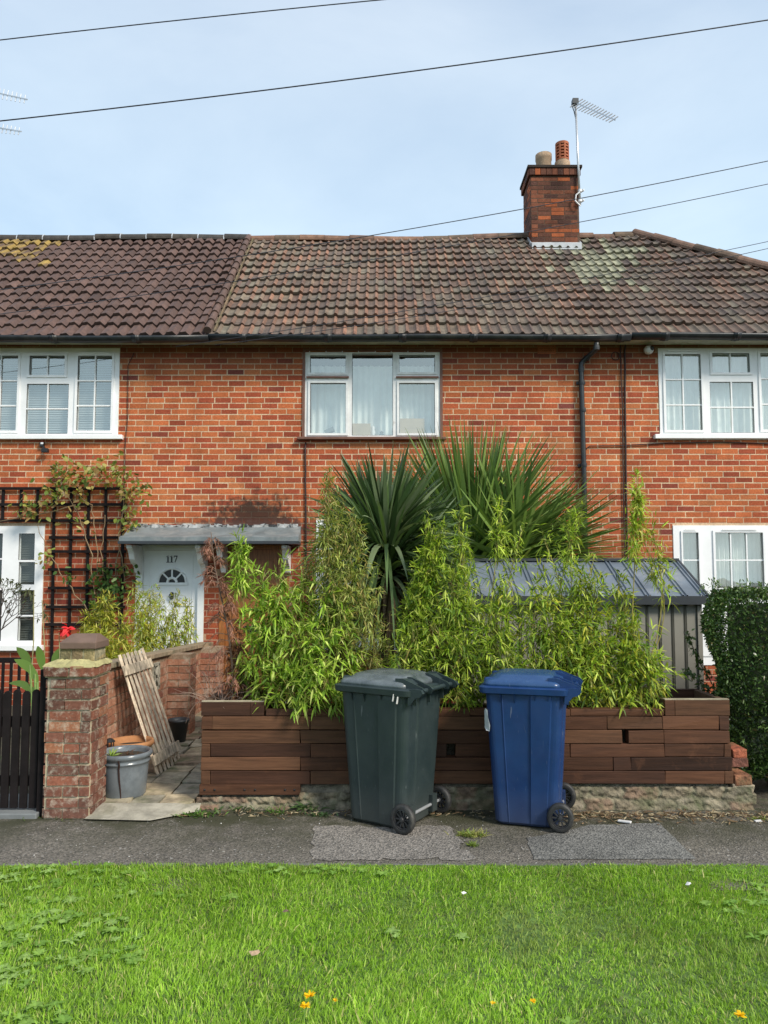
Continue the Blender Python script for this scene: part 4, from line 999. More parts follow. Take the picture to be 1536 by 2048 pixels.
mb = MB(); xk0 = P(118, 1300, YPf+.05).x; xk1 = P(190, 1300, YPf+.05).x; zk0 = z2+.035; zk1 = PZ(1297, YPf+.05); w_ = (xk1-xk0)/3
for k in range(3): mb.box((xk0+k*w_+.004, YPf+.05, zk0), (xk0+(k+1)*w_-.004, YPf+.27, zk1), np.array([(.15,.12,.06),(.22,.15,.08),(.33,.25,.12)][k]), .003)
mb.box((xk0+.004, YPf+.054, zk0-.01), (xk1-.004, YPf+.266, zk1-.004), (.3,.26,.16)); mb.build('top_course', M['stone'], root, bevel=.005)
mb = MB(); za = zk1 - .003; zb_ = PZ(1285, YPf+.03); zt_ = PZ(1268, YPf+.12); xa, xb = P(119,1290,YPf+.03).x, P(192,1290,YPf+.03).x
mb.add([(xa,YPf+.03,za),(xb,YPf+.03,za),(xb,YPf+.29,za),(xa,YPf+.29,za),(xa,YPf+.03,zb_),(xb,YPf+.03,zb_),(xb,YPf+.29,zb_),(xa,YPf+.29,zb_),(xa+.045,YPf+.13,zt_),(xb-.03,YPf+.13,zt_),(xb-.03,YPf+.19,zt_),(xa+.045,YPf+.19,zt_)],
       [[(0,3,2,1),(0,1,5,4),(1,2,6,5),(2,3,7,6),(3,0,4,7),(4,5,9,8),(5,6,10,9),(6,7,11,10),(7,4,8,11),(8,9,10,11)]])
mb.build('cap', M['copings'], root, bevel=.006)
# dividing wall
XWf = -2.30; gw = thing('garden_wall', 'low brick garden wall with patterned openings running back between the two front paths', 'wall', (XWf-.06, 7.8, 0))
def wtop(y): return 1.0 - (y-5.7)*.038
mb = MB(); ya0, ya1 = yp1-.05, WY-.02
holes = [(.42, .63, .62, .86), (1.86, .58, 2.06, .82)]    # (u, z) decorative blocks
L = ya1-ya0
us = [0, L]; 
rings = []
for t in np.linspace(0, 1, 5):
    y = ya0 + L*t; rings.append([(XWf, y, -.03), (XWf, y, wtop(y)-.05), (XWf-.1, y, wtop(y)-.05), (XWf-.1, y, -.03)])
mb.loft(rings, True, (.30,.2,.13))
bricks(mb, (XWf, ya0, 0), (0,1,0), (1,0,0), L, 0, 1.05, [(h[0], h[1], h[2], h[3]) for h in holes], pal=pal_garden, top=lambda u: wtop(ya0+u)-.045, proud=.005, wob=.0018)
bricks(mb, (XWf-.1, ya1, 0), (0,-1,0), (-1,0,0), L, 0, 1.05, pal=pal_garden, top=lambda u: wtop(ya1-u)-.045)
mb.build('brickwork', M['garden_brick'], gw)
mb = MB(); y = ya0
while y < ya1-.05:
    l = min(.6, ya1-y); a = Vector((XWf-.05, y+.004, wtop(y)-.02)); b = Vector((XWf-.05, y+l-.004, wtop(y+l)-.02)); mb.obox(a, b, .17, .045); y += l
mb.build('coping', M['coping'], gw, bevel=.006)
for (yc_, w_) in ((8.07, .24), (9.5, .24)):
    mb = MB(); zt_ = wtop(yc_)-.04; x1_ = -2.06; mb.box((XWf, yc_+.004, -.03), (x1_-.004, yc_+w_-.004, zt_), (.33,.23,.15))
    bricks(mb, (XWf, yc_, 0), (1,0,0), (0,-1,0), x1_-XWf, 0, 1.05, pal=pal_garden, top=lambda u: zt_); bricks(mb, (x1_, yc_, 0), (0,1,0), (1,0,0), w_, 0, 1.05, pal=pal_garden, top=lambda u: zt_)
    mb.build('buttress', M['garden_brick'], gw)
for (u0, z0, u1, z1) in holes:
    mb = MB(); fr = lambda: None
    xx = XWf + .012; ya_, yb_ = ya0+u0, ya0+u1
    for (a, b) in (((ya_, z0), (yb_, z0)), ((ya_, z1), (yb_, z1)), ((ya_, z0), (ya_, z1)), ((yb_, z0), (yb_, z1)), ((ya_, z0), (yb_, z1)), ((ya_, z1), (yb_, z0)), ((ya_, (z0+z1)/2), (yb_, (z0+z1)/2))):
        mb.obox((xx, a[0], a[1]), (xx, b[0], b[1]), .03, .024, up=(1,0,0) if a[0] != b[0] or True else (0,1,0))
    o = mb.build('screen_block', M['concrete'], gw)
    mb = MB(); mb.box((XWf+.001, ya_, z0), (XWf+.004, yb_, z1)); mb.build('shade_sheet', M['shed_trim'], o)  # dark sheet on the solid wall, painted for the shaded recess
# picket gate and its post
gt = thing('picket_gate', 'black painted picket gate with round topped pales left of the brick pier', 'gate', (-2.9, 5.5, 0))
yg = 5.47
for i, px in enumerate((-46, -27, -8, 11, 30, 49, 68)):
    x = P(px, 1490, yg).x; mb = MB(); t = PZ(1379 + (3 if i % 2 else 0), yg); w = .052; z0 = .05
    pr = [(x-w/2, z0), (x+w/2, z0), (x+w/2, t-.03)] + [(x + w/2*math.cos(a), t-.03 + .03*math.sin(a)) for a in np.linspace(.3, math.pi-.3, 6)] + [(x-w/2, t-.03)]
    mb.loft([[(a, yg, b) for a, b in pr], [(a, yg+.018, b) for a, b in pr]]); mb.build('picket', M['trellis'], gt)
mb = MB(); mb.box((P(-60,1400,yg).x, yg+.02, .2), (P(80,1400,yg).x, yg+.05, .27)); mb.box((P(-60,1400,yg).x, yg+.02, .62), (P(80,1400,yg).x, yg+.05, .69)); mb.build('rail', M['trellis'], gt)
mb = MB(); xa = P(80,1480,yg).x; xb = P(95,1480,yg).x+.01; mb.box((xa, yg-.03, 0), (min(xb, xp0-.006), yg+.05, PZ(1338, yg))); mb.build('gate_post', M['trellis'], None, bevel=.005, tagv=('square black gate post fixed to the left side of the brick pier', 'post', None))
# black railings further back
rl = thing('railings', 'black upright railings behind the picket gate below the lower left window', 'fence', (-3.9, 8, 0))
mb = MB(); yy = 8.0; zt_ = PZ(1316, yy); xr = P(62, 1316, yy).x
mb.box((-6, yy, zt_-.05), (xr, yy+.05, zt_)); mb.box((-6, yy, .12), (xr, yy+.04, .17)); mb.build('rail', M['trellis'], rl)
x = -5.9
while x < xr: 
    mb = MB(); mb.box((x, yy-.012, .02), (x+.03, yy-.001, zt_-.02)); mb.build('baluster', M['trellis'], rl); x += .085
# flat slatted panel leaning on the wall
pn = thing('slatted_panel', 'bleached wooden slatted panel leaning against the brick garden wall', 'panel', (-1.95, 6.7, 0))
B0 = Vector((-1.90, 6.40, .012)); B1 = Vector((-1.85, 7.0, .012)); T0 = Vector((-2.245, 6.36, 1.045)); T1 = Vector((-2.215, 6.98, 1.045))
nrm = (B1-B0).cross(T0-B0).normalized()
if nrm.x < 0: nrm = -nrm
PC = [(.70,.57,.42),(.60,.50,.37),(.76,.63,.47)]
for i in range(7):
    t = (i+.5)/7; a = B0.lerp(B1, t); b = T0.lerp(T1, t) + (T0-B0)*random.uniform(-.03, .012)
    mb = MB(); mb.obox(a, b, .046, .009, up=nrm, col=np.array(PC[i % 3])*rng.normal(1, .08)); mb.build('slat', M['pallet'], pn, bevel=.003)
for t in (.135, .86):
    a = B0.lerp(T0, t) + nrm*.021 - (B1-B0)*.01; b = B1.lerp(T1, t) + nrm*.021 + (B1-B0)*.01; mb = MB(); mb.obox(a, b, .085, .022, up=nrm, col=(.58,.48,.35)); mb.build('batten', M['pallet'], pn, bevel=.003)
# pots
def potbody(name, label, cat, c, prof, m, n=48):
    root = thing(name, label, cat, c); mb = MB(); mb.lathe(prof, c, n); mb.build('pot', M[m], root, smooth=True); return root
c = (-2.0, 5.90, .02)
root = thing('cracked_pot', 'large grey glazed plant pot with a long dark crack down its front', 'plant pot', c)
HS = .9; mb = MB(); mb.lathe([(r_, z_*HS) for r_, z_ in [(.001,0),(.155,0),(.162,.02),(.178,.26),(.182,.285),(.190,.29),(.190,.30),(.184,.305),(.186,.325),(.200,.335),(.207,.35),(.205,.368),(.195,.375),(.18,.372),(.172,.355),(.165,.30)]], c, 64)
mb.build('pot', M['glaze'], root, smooth=True)
mb = MB(); ang = -math.pi/2 + .10
pts = [(.200,.338),(.191,.30),(.181,.26),(.175,.18),(.168,.1),(.1595,.005)]; offs = [0,.02,-.005,.015,.06,.10]; rg = []
mb.tube([(c[0]+(r_+.0012)*math.cos(ang+o_), c[1]+(r_+.0012)*math.sin(ang+o_), c[2]+z_*HS) for (r_, z_), o_ in zip(pts, offs)], [.006,.007,.006,.006,.005,.004], 5); 
mb.build('crack', M['cable'], root)
mb = MB(); mb.lathe([(.001,.30),(.08,.305),(.168,.295)], c, 24); mb.build('soil', M['soil'], root)
mb = MB(); n = 60; a = rng.uniform(0, 6.28, n); rr_ = rng.uniform(.02, .15, n)
mb.straps(np.stack([c[0]+rr_*np.cos(a), c[1]+rr_*np.sin(a), np.full(n, c[2]+.30)], 1), np.stack([rng.normal(0,1,n), rng.normal(0,1,n), rng.uniform(.1,.8,n)], 1), .07, .005, .5, 3, np.tile((.14,.06,.03), (n, 1)))
mb.straps(np.tile((c[0]-.07, c[1]-.1, c[2]+.31), (14, 1)), np.stack([rng.uniform(-.2,1,14), rng.normal(0,.4,14), rng.uniform(.2,.7,14)], 1), .09, .012, .2, 3, np.tile((.35,.48,.12), (14, 1)))
mb.build('dead_plant', M['dead'], root)
c = (-2.085, 6.29, .05); root = thing('terracotta_bowl', 'orange terracotta bowl behind the cracked grey pot', 'plant pot', c)
mb = MB(); mb.lathe([(.001,0),(.12,0),(.155,.24),(.16,.26),(.178,.262),(.185,.285),(.178,.305),(.165,.305),(.15,.28),(.14,.2)], c, 48); mb.build('pot', M['terracotta'], root, smooth=True)
mb = MB(); mb.lathe([(.001,.26),(.152,.255)], c, 24); mb.build('soil', M['soil'], root)
c = P(219, 1490, 6.08); root = thing('lantern', 'tiny black garden lantern standing at the rim of the orange bowl beside the pier', 'lantern', (c.x, c.y, c.z-.03))
mb = MB(); mb.lathe([(.001,.075),(.02,.07),(.045,.05),(.045,.045),(.03,.045)], (c.x, c.y, c.z-.02), 8); mb.lathe([(.038,0),(.04,.006),(.001,.006)], (c.x, c.y, c.z-.032), 8); mb.build('roof', M['black_iron'], root)
mb = MB()
for k in range(8): a = k*math.pi/4; mb.tube([(c.x+.034*math.cos(a), c.y+.034*math.sin(a), c.z-.03), (c.x+.034*math.cos(a), c.y+.034*math.sin(a), c.z+.026)], .004, 5)
mb.build('cage', M['black_iron'], root)
mb = MB(); mb.tube([(c.x, c.y, .02), (c.x, c.y, c.z-.03)], .012, 6); mb.build('stake', M['black_iron'], root)
c = (P(357, 1470, 7.75).x, 7.75, .03); root = thing('plastic_pot', 'empty dark plastic pot at the foot of the wall beyond the slatted panel', 'plant pot', c)
mb = MB(); mb.lathe([(.001,0),(.07,0),(.098,.20),(.108,.20),(.108,.225),(.097,.225),(.09,.18),(.07,.01)], c, 32); mb.build('pot', M['dark_plastic'], root, smooth=True)
# ================================================================== TIMBER PLANTER
YF = 5.65; YB = 6.18
pl = thing('timber_planter', 'long brown stained timber planter with raised box ends on a rubble base', 'planter', (.6, 5.9, .12))
def zz(py): return PZ(py, YF)
SC = [(.074,.031,.016),(.086,.037,.019),(.060,.026,.015),(.098,.045,.023)]
rows = [(1403,1432,'ends'), (1433,1459,''), (1461,1487,''), (1488,1514,''), (1515,1541,''), (1542,1568,'')]
joints = [[402,426,622,800,1035,1326,1440,1460], [402,600,880,1140,1328,1461], [402,421,621,698,893,907,1245,1257,1329,1448,1461], [402,601,780,1030,1226,1330,1463], [402,421,640,860,1140,1227,1261,1464]]
holes_px = [(893,907,3), (1245,1257,2)]
for (r, (pa, pb, k)) in enumerate(rows[1:]):
    zt_, zb_ = zz(pa), zz(pb)
    js = {0:[402,424,620,690,860,1035,1215,1326,1440,1461], 1:[402,600,812,1080,1245,1257,1328,1461], 2:[402,421,621,698,893,910,1140,1329,1448,1463], 3:[402,601,780,1030,1226,1261,1464], 4:[402,421,621,840,1110,1329,1448,1466]}[r]
    for a, b in zip(js[:-1], js[1:]):
        if (r == 1 and a == 1245) or (r == 2 and a == 893): continue
        xa = P(a, 1500, YF).x; xb = P(b, 1500, YF).x; mb = MB(); j = random.uniform(-.003, .003); mb.box((xa+.0012, YF+j, zb_-.0005), (xb-.0012, YF+.075, zt_), np.array(SC[random.randrange(4)])*rng.normal(1, .18), .002)
        mb.build('board', M['sleeper'], pl, bevel=.004)
mb = MB(); xa = P(400,1500,YF).x; xb = P(601,1500,YF).x; mb.box((xa, YF-.004, zz(1590)), (xb, YF+.075, zz(1569)), SC[1]); bb = mb.build('board', M['sleeper'], pl, bevel=.004)
mb = MB()
for px in (409, 429, 489, 510, 570, 589): p = P(px, 1580, YF-.004); mb.lathe([(.001,-.006),(.006,-.004),(.009,0)], p, 10, axis='y')
mb.build('bolt', M['black_iron'], bb)
for (a, b, side) in ((402, 528, 0), (1330, 1460, 1)):    # raised end boxes
    xa = P(a, 1420, YF).x; xb = P(b, 1420, YF).x; z0 = zz(1431.5); z1 = zz(1400 if side else 1404)
    ja = a + (98 if not side else 20); xj = P(ja, 1420, YF).x
    for (u, v) in ((xa, xj), (xj, xb)):
        mb = MB(); mb.box((u+.001, YF, z0), (v-.001, YF+.05, z1), np.array(SC[random.randrange(4)])); mb.build('board', M['sleeper'], pl, bevel=.003)
    for xx in (xa, xb-.05): 
        mb = MB(); mb.box((xx+.001, YF+.052, z0), (xx+.049, YB, z1-.002), (.11,.07,.045)); mb.build('board', M['sleeper'], pl, bevel=.003)
    mb = MB(); mb.box((xa, YB, z0), (xb, YB+.05, z1-.001), SC[2]); mb.build('board', M['sleeper'], pl, bevel=.003)
    mb = MB(); mb.box((xa+.002, YF+.002, z1), (xb-.002, YF+.048, z1+.006), None); mb.build('top_edge', M['sleeper_top'], pl)
xs_ = [531, 625, 780, 940, 1140, 1329]
for a, b in zip(xs_[:-1], xs_[1:]):
    mb = MB(); mb.box((P(a,1425,YF).x+.001, YF-.006, zz(1431.5)), (P(b,1425,YF).x-.001, YF+.085, zz(1419)), np.array(SC[random.randrange(4)])*1.1, .002); mb.build('cap_board', M['sleeper'], pl, bevel=.004)
mb = MB(); xa = P(402,1500,YF).x; xb = P(1464,1500,YF).x
mb.box((xa+.001, YF+.08, .12), (xa+.06, YB, zz(1433)), SC[0]); mb.box((xb-.06, YF+.08, .12), (xb-.001, YB, zz(1433)), SC[0]); mb.box((xa, YB+.001, .12), (xb, YB+.06, zz(1433)), SC[1]); mb.build('back_boards', M['sleeper'], pl)
mb = MB(); mb.box((xa+.07, YF+.11, .1), (xb-.07, YB-.01, zz(1440)), None); mb.build('soil', M['soil'], pl)
# rubble base wall under the planter
mb = MB(); x = xa - .02; XE = P(1500, 1590, YF).x
mb.box((xa+.01, YF+.03, -.05), (xb-.02, YB+.05, zz(1572)), (.2,.17,.12))
rc = [(.22,.18,.12),(.21,.13,.085),(.19,.16,.11),(.20,.135,.09),(.25,.21,.15),(.17,.145,.10)]
nxr, nzr = 560, 16; xg = np.linspace(x, XE, nxr); x600 = P(600,1500,YF).x; x700 = P(700,1500,YF).x
cs = [];
for row in range(2):
    u = x - random.random()*.1
    while u < XE + .2: w = random.uniform(.14, .27); cs.append((u+w/2, row, w/2, rc[random.randrange(6)])); u += w
Vv = []; Cv = []
for a_ in xg:
    ztop = zz(1571) if a_ > x600 else zz(1591)
    if x600 < a_ < x700: ztop = zz(1582)
    for k_ in range(nzr):
        v_ = k_/(nzr-1); z_ = -.02 + (ztop+.018)*v_; row = 1 if v_ > .52 + .07*math.sin(a_*9) else 0
        best = min((c_ for c_ in cs if c_[1] == row), key=lambda c_: abs(c_[0]+.01*math.sin(z_*60)-a_)/c_[2])
        e1 = 1 - min(1, abs(best[0]+.01*math.sin(z_*60)-a_)/best[2]); e2 = abs(v_-(.52+.07*math.sin(a_*9)))*ztop
        inside = min(1, e1*best[2]/.022, e2/.014)
        nn_ = math.sin(a_*31+z_*17)*math.sin(z_*83-a_*13) + .6*math.sin(a_*77+2)*math.sin(z_*140+a_*40)
        Vv.append((a_, YF-.022 - .011*inside - .010*nn_ - .03*(1-v_)**2, z_)); Cv.append(np.array(best[3])*inside + np.array((.20,.18,.12))*(1-inside))
ii = np.arange(nxr-1)[:, None]; jj = np.arange(nzr-1)[None]
mb.add(Vv, [np.stack([ii*nzr+jj, (ii+1)*nzr+jj, (ii+1)*nzr+jj+1, ii*nzr+jj+1], -1).reshape(-1, 4)], np.array(Cv))
mb.build('rubble_base', M['stone'], pl, smooth=True)
# small ruined brick stub at the right end
mb = MB(); xs0 = P(1466,1560,YF).x; 
for k, (py, w, ox) in enumerate(((1600, .17, 0), (1580, .15, .004), (1562, .13, .01), (1527, .12, .0), (1509, .11, .006))):
    z0 = PZ(py, YF); mb.box((xs0+ox, YF+.0, z0-.03), (xs0+ox+w, YF+.22, z0+.04), [(.3,.25,.17),(.35,.28,.2),(.28,.12,.06),(.16,.06,.04),(.35,.10,.05)][k], .004)
mb.build('brick_stub', M['stone'], None, bevel=.008, tagv=('broken brick stub between the end of the planter and the hedge', 'brick stub', None))
# white stake, white crate shape behind the bins
mb = MB(); a = P(797, 1345, 6.6); b = P(797, 1178, 6.7); a.z = 0; mb.obox(a, b, .045, .03); mb.build('white_post', M['white_metal'], None, bevel=.004, tagv=('narrow white post standing behind the dark bin', 'post', None))
mb = MB(); a = P(815, 1335, 7.2); b = P(848, 1290, 7.2); mb.box((a.x, 7.2, 0), (b.x+.1, 7.5, b.z-.02)); o = mb.build('white_box', M['white_metal'], None, bevel=.03, tagv=('white box half hidden by bamboo behind the dark bin', 'box', None))
# ================================================================== SHED
YS = 7.2; YSb = 7.88
shp = lambda px, py, Y: P(px, py, Y)
fl, fr_ = P(930,1196,YS), P(1412,1190,YS); bl_, br_ = P(920,1124,YSb), P(1360,1118,YSb)
fz = (fl.z+fr_.z)/2; bz = (bl_.z+br_.z)/2; X0, X1 = fl.x, fr_.x
sh = thing('metal_shed', 'taupe metal garden shed with a ribbed dark grey roof', 'shed', ((X0+X1)/2, YS+.6, 0))
mb = MB(); YE2 = 2*YSb - YS
n = 13; wp = (X1-X0)/n
def roofslope(mb, ya, za, yb, zb):
    for i in range(n):
        xa = X0 + i*wp
        prof = [(0,0),(.62,0),(.66,.016),(.72,.016),(.76,0),(.84,0),(.88,.016),(.94,.016),(.98,0),(1,0)]
        top = [(xa+u*wp, ya, za+h) for u, h in prof]; bot = [(xa+u*wp, yb, zb+h) for u, h in prof]
        m_ = len(prof); v = top + bot; mb.add(v, [[(k, k+1, m_+k+1, m_+k) for k in range(m_-1)]])
roofslope(mb, YS-.04, fz, YSb, bz); roofslope(mb, YE2+.04, fz, YSb, bz)
ro = mb.build('roof', M['shed_roof'], sh)
mb = MB(); mb.box((X0-.01, YS-.055, fz-.075), (X1+.01, YS-.042, fz+.006)); mb.box((X0-.01, YE2+.042, fz-.075), (X1+.01, YE2+.055, fz+.006)); mb.obox((X1+.003, YS-.05, fz-.02), (X1+.003, YSb, bz-.02), .02, .07); mb.obox((X0-.003, YS-.05, fz-.02), (X0-.003, YSb, bz-.02), .02, .07)
mb.box((X0, YSb-.05, bz-.006), (X1, YSb+.05, bz+.022)); mb.build('trim', M['shed_trim'], ro)
mb = MB(); mb.box((X1-.012, YS-.07, fz-.045), (X1+.035, YS+.0, fz-.003)); mb.build('corner_cap', M['white_metal'], ro, bevel=.006)
mb = MB(); xa, xb = X0+.06, X1-.05; zt_ = fz-.02
def wallp(mb, p0, p1, y_out):
    pass
nw = 18; w_ = (xb-xa)/nw; prof = []
for i in range(nw):
    for u, h in ((0,0),(.68,0),(.74,.022),(.80,.022),(.86,0),(.92,.012),(.96,.0)): prof.append((xa+(i+u)*w_, YS+.03+h))
prof.append((xb, YS+.03)); prof += [(xb, YE2-.03), (xa, YE2-.03)]
mb.loft([[(x, y, 0.0) for x, y in prof], [(x, y, zt_) for x, y in prof]], False)
mb.add([(xa,YS+.04,zt_),(xa,YE2-.04,zt_),(xa,YSb,bz-.03),(xb,YS+.04,zt_),(xb,YE2-.04,zt_),(xb,YSb,bz-.03)], [[(0,1,2),(3,5,4)]])
mb.build('wall', M['shed_wall'], sh)
mb = MB(); mb.box((xb-.03, YS+.012, 0), (xb+.012, YS+.028, zt_)); mb.build('corner_strip', M['shed_wall'], sh)
# ================================================================== BINS
def rrect(dx, dy, r, z, n=5, cx=0, cy=0):
    out = []
    for (sx, sy, a0) in ((1,1,0),(-1,1,90),(-1,-1,180),(1,-1,270)):
        for k in range(n+1):
            a = math.radians(a0 + 90*k/n); out.append((cx + sx*(dx/2-r) + r*math.cos(a), cy + sy*(dy/2-r) + r*math.sin(a), z))
    return out
def wheelie_bin(label, nearwheel, rot, m, s=1.0, flags=()):
    """local axes: +x is the back (handle and wheels), y is the axle"""
    cw = Vector((nearwheel[0], nearwheel[1], 0)); ca, sa = math.cos(rot), math.sin(rot)
    ax, ay = .25, -.27       # local place of the near wheel
    ax *= flags[0]; ox = cw.x - (ax*ca - ay*sa)*s; oy = cw.y - (ax*sa + ay*ca)*s
    root = thing('wheelie_bin', label, 'bin', (ox, oy, 0), 'wheelie bins standing on the pavement'); root.rotation_euler = (0, 0, rot); root.scale = (s*flags[0], s, s)
    def part(mb, name, mt, parent=None, **k):
        if parent is None: parent = root
        WL[root.name_full] = (0, 0, 0); WL[parent.name_full] = (0, 0, 0); return mb.build(name, M[mt], parent, **k)
    # body: ribbed panels, tapering down; the lower back is stepped in over the axle
    def section(dx, dy, z, rib, back=0.0):
        pts = []; r = .06; hx, hy = dx/2, dy/2
        def side(a, b, nrm, pat):
            a = np.array(a); b = np.array(b)
            for t, o in pat: p = a + (b-a)*t; pts.append((p[0]+nrm[0]*o*rib, p[1]+nrm[1]*o*rib, z))
        def corner(cx, cy, a0):
            for k in range(1, 5): a = math.radians(a0 + 90*k/5); pts.append((cx+r*math.cos(a), cy+r*math.sin(a), z))
        pat = [(0,0),(.14,0),(.155,.005),(.17,0),(.60,0),(.615,.010),(.93,.010),(.95,0),(1,0)]
        patb = [(0,0),(.2,0),(.23,.012),(.77,.012),(.8,0),(1,0)]
        side((-hx+r, -hy), (hx-r-back, -hy), (0,-1), pat); corner(hx-r-back, -hy+r, 270)
        side((hx-back, -hy+r), (hx-back, hy-r), (1,0), patb); corner(hx-r-back, hy-r, 0)
        side((hx-r-back, hy), (-hx+r, hy), (0,1), [(1-t, o) for t, o in reversed(pat)]); corner(-hx+r, hy-r, 90)
        side((-hx, hy-r), (-hx, -hy+r), (-1,0), [(0,0),(.3,0),(.32,.008),(.68,.008),(.7,0),(1,0)]); corner(-hx+r, -hy+r, 180)
        return pts
    mb = MB(); secs = []
    for (z, t) in ((.012, 0), (.03, .02), (.10, .09), (.195, .2), (.20, .2), (.4, .42), (.65, .68), (.90, .93), (.955, 1)):
        dx = .49 + .13*t; dy = .455 + .095*t
        if z == .012: dx -= .03; dy -= .03
        secs.append([(p[0]-.02, p[1], p[2]) for p in section(dx, dy, z, 1 if .03 < z < .94 else .5, .0)])
    mb.loft(secs); part(mb, 'body', m, smooth=False, bevel=0)
    # rim flange
    mb = MB(); mb.loft([rrect(.655,.575,.05,.925,cx=-.02), rrect(.70,.60,.055,.933,cx=-.02), rrect(.71,.61,.055,.972,cx=-.02), rrect(.66,.56,.05,.982,cx=-.02)]); rim = part(mb, 'rim', m)
    for sx in (-.2, -.09, .07, .17):
        for sy in (-1, 1): mb = MB(); mb.add([(sx-.004, sy*.27, .925),(sx+.004, sy*.27, .925),(sx+.004, sy*.298, .925),(sx-.004, sy*.298, .925),(sx-.004, sy*.268, .86),(sx+.004, sy*.268, .86)], [[(0,1,2,3)], [(0,3,4),(1,5,2)], [(3,2,5,4),(0,4,5,1)]]); part(mb, 'rim_rib', m)
    for sy in (-.2, 0, .2): mb = MB(); mb.box((.285, sy-.005, .86), (.325, sy+.005, .926)); part(mb, 'rim_rib', m)
    # lid: shallow dome with raised centre and two hinge arms
    mb = MB(); cx = -.035
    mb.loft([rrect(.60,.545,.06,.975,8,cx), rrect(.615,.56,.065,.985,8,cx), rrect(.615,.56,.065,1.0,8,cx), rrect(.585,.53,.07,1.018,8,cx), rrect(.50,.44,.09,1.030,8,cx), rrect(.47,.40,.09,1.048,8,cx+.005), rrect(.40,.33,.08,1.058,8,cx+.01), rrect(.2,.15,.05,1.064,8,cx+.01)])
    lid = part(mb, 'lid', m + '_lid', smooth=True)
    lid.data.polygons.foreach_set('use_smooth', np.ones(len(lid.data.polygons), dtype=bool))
    for sy in (-.185, .185):    # hinge arms at the back
        mb = MB()
        o = [(.17,1.045),(.24,1.045),(.40,.995),(.425,.975),(.41,.945),(.37,.94),(.33,.962),(.25,.985),(.17,1.0)]
        for e in (-.055, .055):
            n_ = len(o); mb.loft([[(x, sy+e-.008, z) for x, z in o], [(x, sy+e+.008, z) for x, z in o]])
        mb.loft([[(x, sy-.05, z) for x, z in ((.17,1.04),(.25,1.036),(.30,1.005),(.30,.985),(.2,.99))], [(x, sy+.05, z) for x, z in ((.17,1.04),(.25,1.036),(.30,1.005),(.30,.985),(.2,.99))]])
        part(mb, 'hinge_arm', m, lid)
    mb = MB()    # handle bar with end shrouds, part of the body
    mb.tube([(.375,-.24,.965),(.375,.24,.965)], .016, 12)
    for sy in (-.265, .265):
        o = [(.30,.93),(.31,.982),(.36,.988),(.41,.982),(.425,.96),(.40,.935),(.36,.925),(.32,.88),(.295,.87)]
        mb.loft([[(x, sy-.014, z) for x, z in o], [(x, sy+.014, z) for x, z in o]])
    part(mb, 'handle', m)
    for sy in (-.20, .20): mb = MB(); mb.loft([rrect(.10,.045,.02,1.0,4,-.295,sy), rrect(.10,.04,.018,1.024,4,-.29,sy), rrect(.07,.02,.009,1.032,4,-.29,sy)]); part(mb, 'lid_grip', m, lid)
    # axle and wheels
    mb = MB(); mb.tube([(.25,-.255,.102),(.25,.255,.102)], .011, 10); part(mb, 'axle', 'alu')
    for sy in (-.16, .16): mb = MB(); mb.box((.19, sy-.035, .05), (.268, sy+.035, .17)); part(mb, 'axle_mount', m)
    for sy in (-1, 1):
        y = sy*.27; mb = MB(); c = (.25, y, .102)
        mb.lathe([(.070,-.024),(.088,-.026),(.097,-.02),(.101,-.008),(.101,.008),(.097,.02),(.088,.026),(.070,.024),(.066,.0),(.070,-.024)], c, 40, axis='y'); wh = part(mb, 'wheel', 'tyre', smooth=True)
        mb = MB(); mb.lathe([(.071,-.018),(.062,-.020),(.060,.0),(.062,.020),(.071,.018)], c, 32, axis='y'); mb.lathe([(.001,-.028),(.014,-.027),(.018,-.018),(.018,.018),(.014,.027),(.001,.028)], c, 16, axis='y')
        for k in range(10):
            a = k*math.pi/5; mb.obox((c[0]+.014*math.cos(a), y, c[2]+.014*math.sin(a)), (c[0]+.064*math.cos(a), y, c[2]+.064*math.sin(a)), .009, .022, up=(0,1,0))
        part(mb, 'hub', 'hub', wh)
    WL[root.name_full] = (ox, oy, 0)
    return root, part
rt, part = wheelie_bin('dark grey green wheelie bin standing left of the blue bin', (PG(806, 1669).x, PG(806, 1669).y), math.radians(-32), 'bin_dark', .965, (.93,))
mb = MB()
for (x, z) in ((.18,.915),(.215,.90)): mb.obox((x, -.296, z-.02), (x+.012, -.3, z+.03), .014, .004)
part(mb, 'label_scrap', 'litter')
rt, part = wheelie_bin('bright blue wheelie bin standing right of the dark bin', (PG(1121, 1666).x, PG(1121, 1666).y), math.radians(-16), 'bin_blue', .965, (.89,))
mb = MB(); yl_ = -.262
mb.add([(-.338,yl_+.03,.80),(-.325,yl_-.003,.82),(-.305,yl_-.008,.81),(-.302,yl_-.007,.76),(-.285,yl_-.008,.70),(-.29,yl_-.006,.66),(-.318,yl_-.002,.665),(-.335,yl_+.03,.68)], [[(0,1,2,3,4,5,6,7)]]); part(mb, 'torn_sticker', 'lead_white')
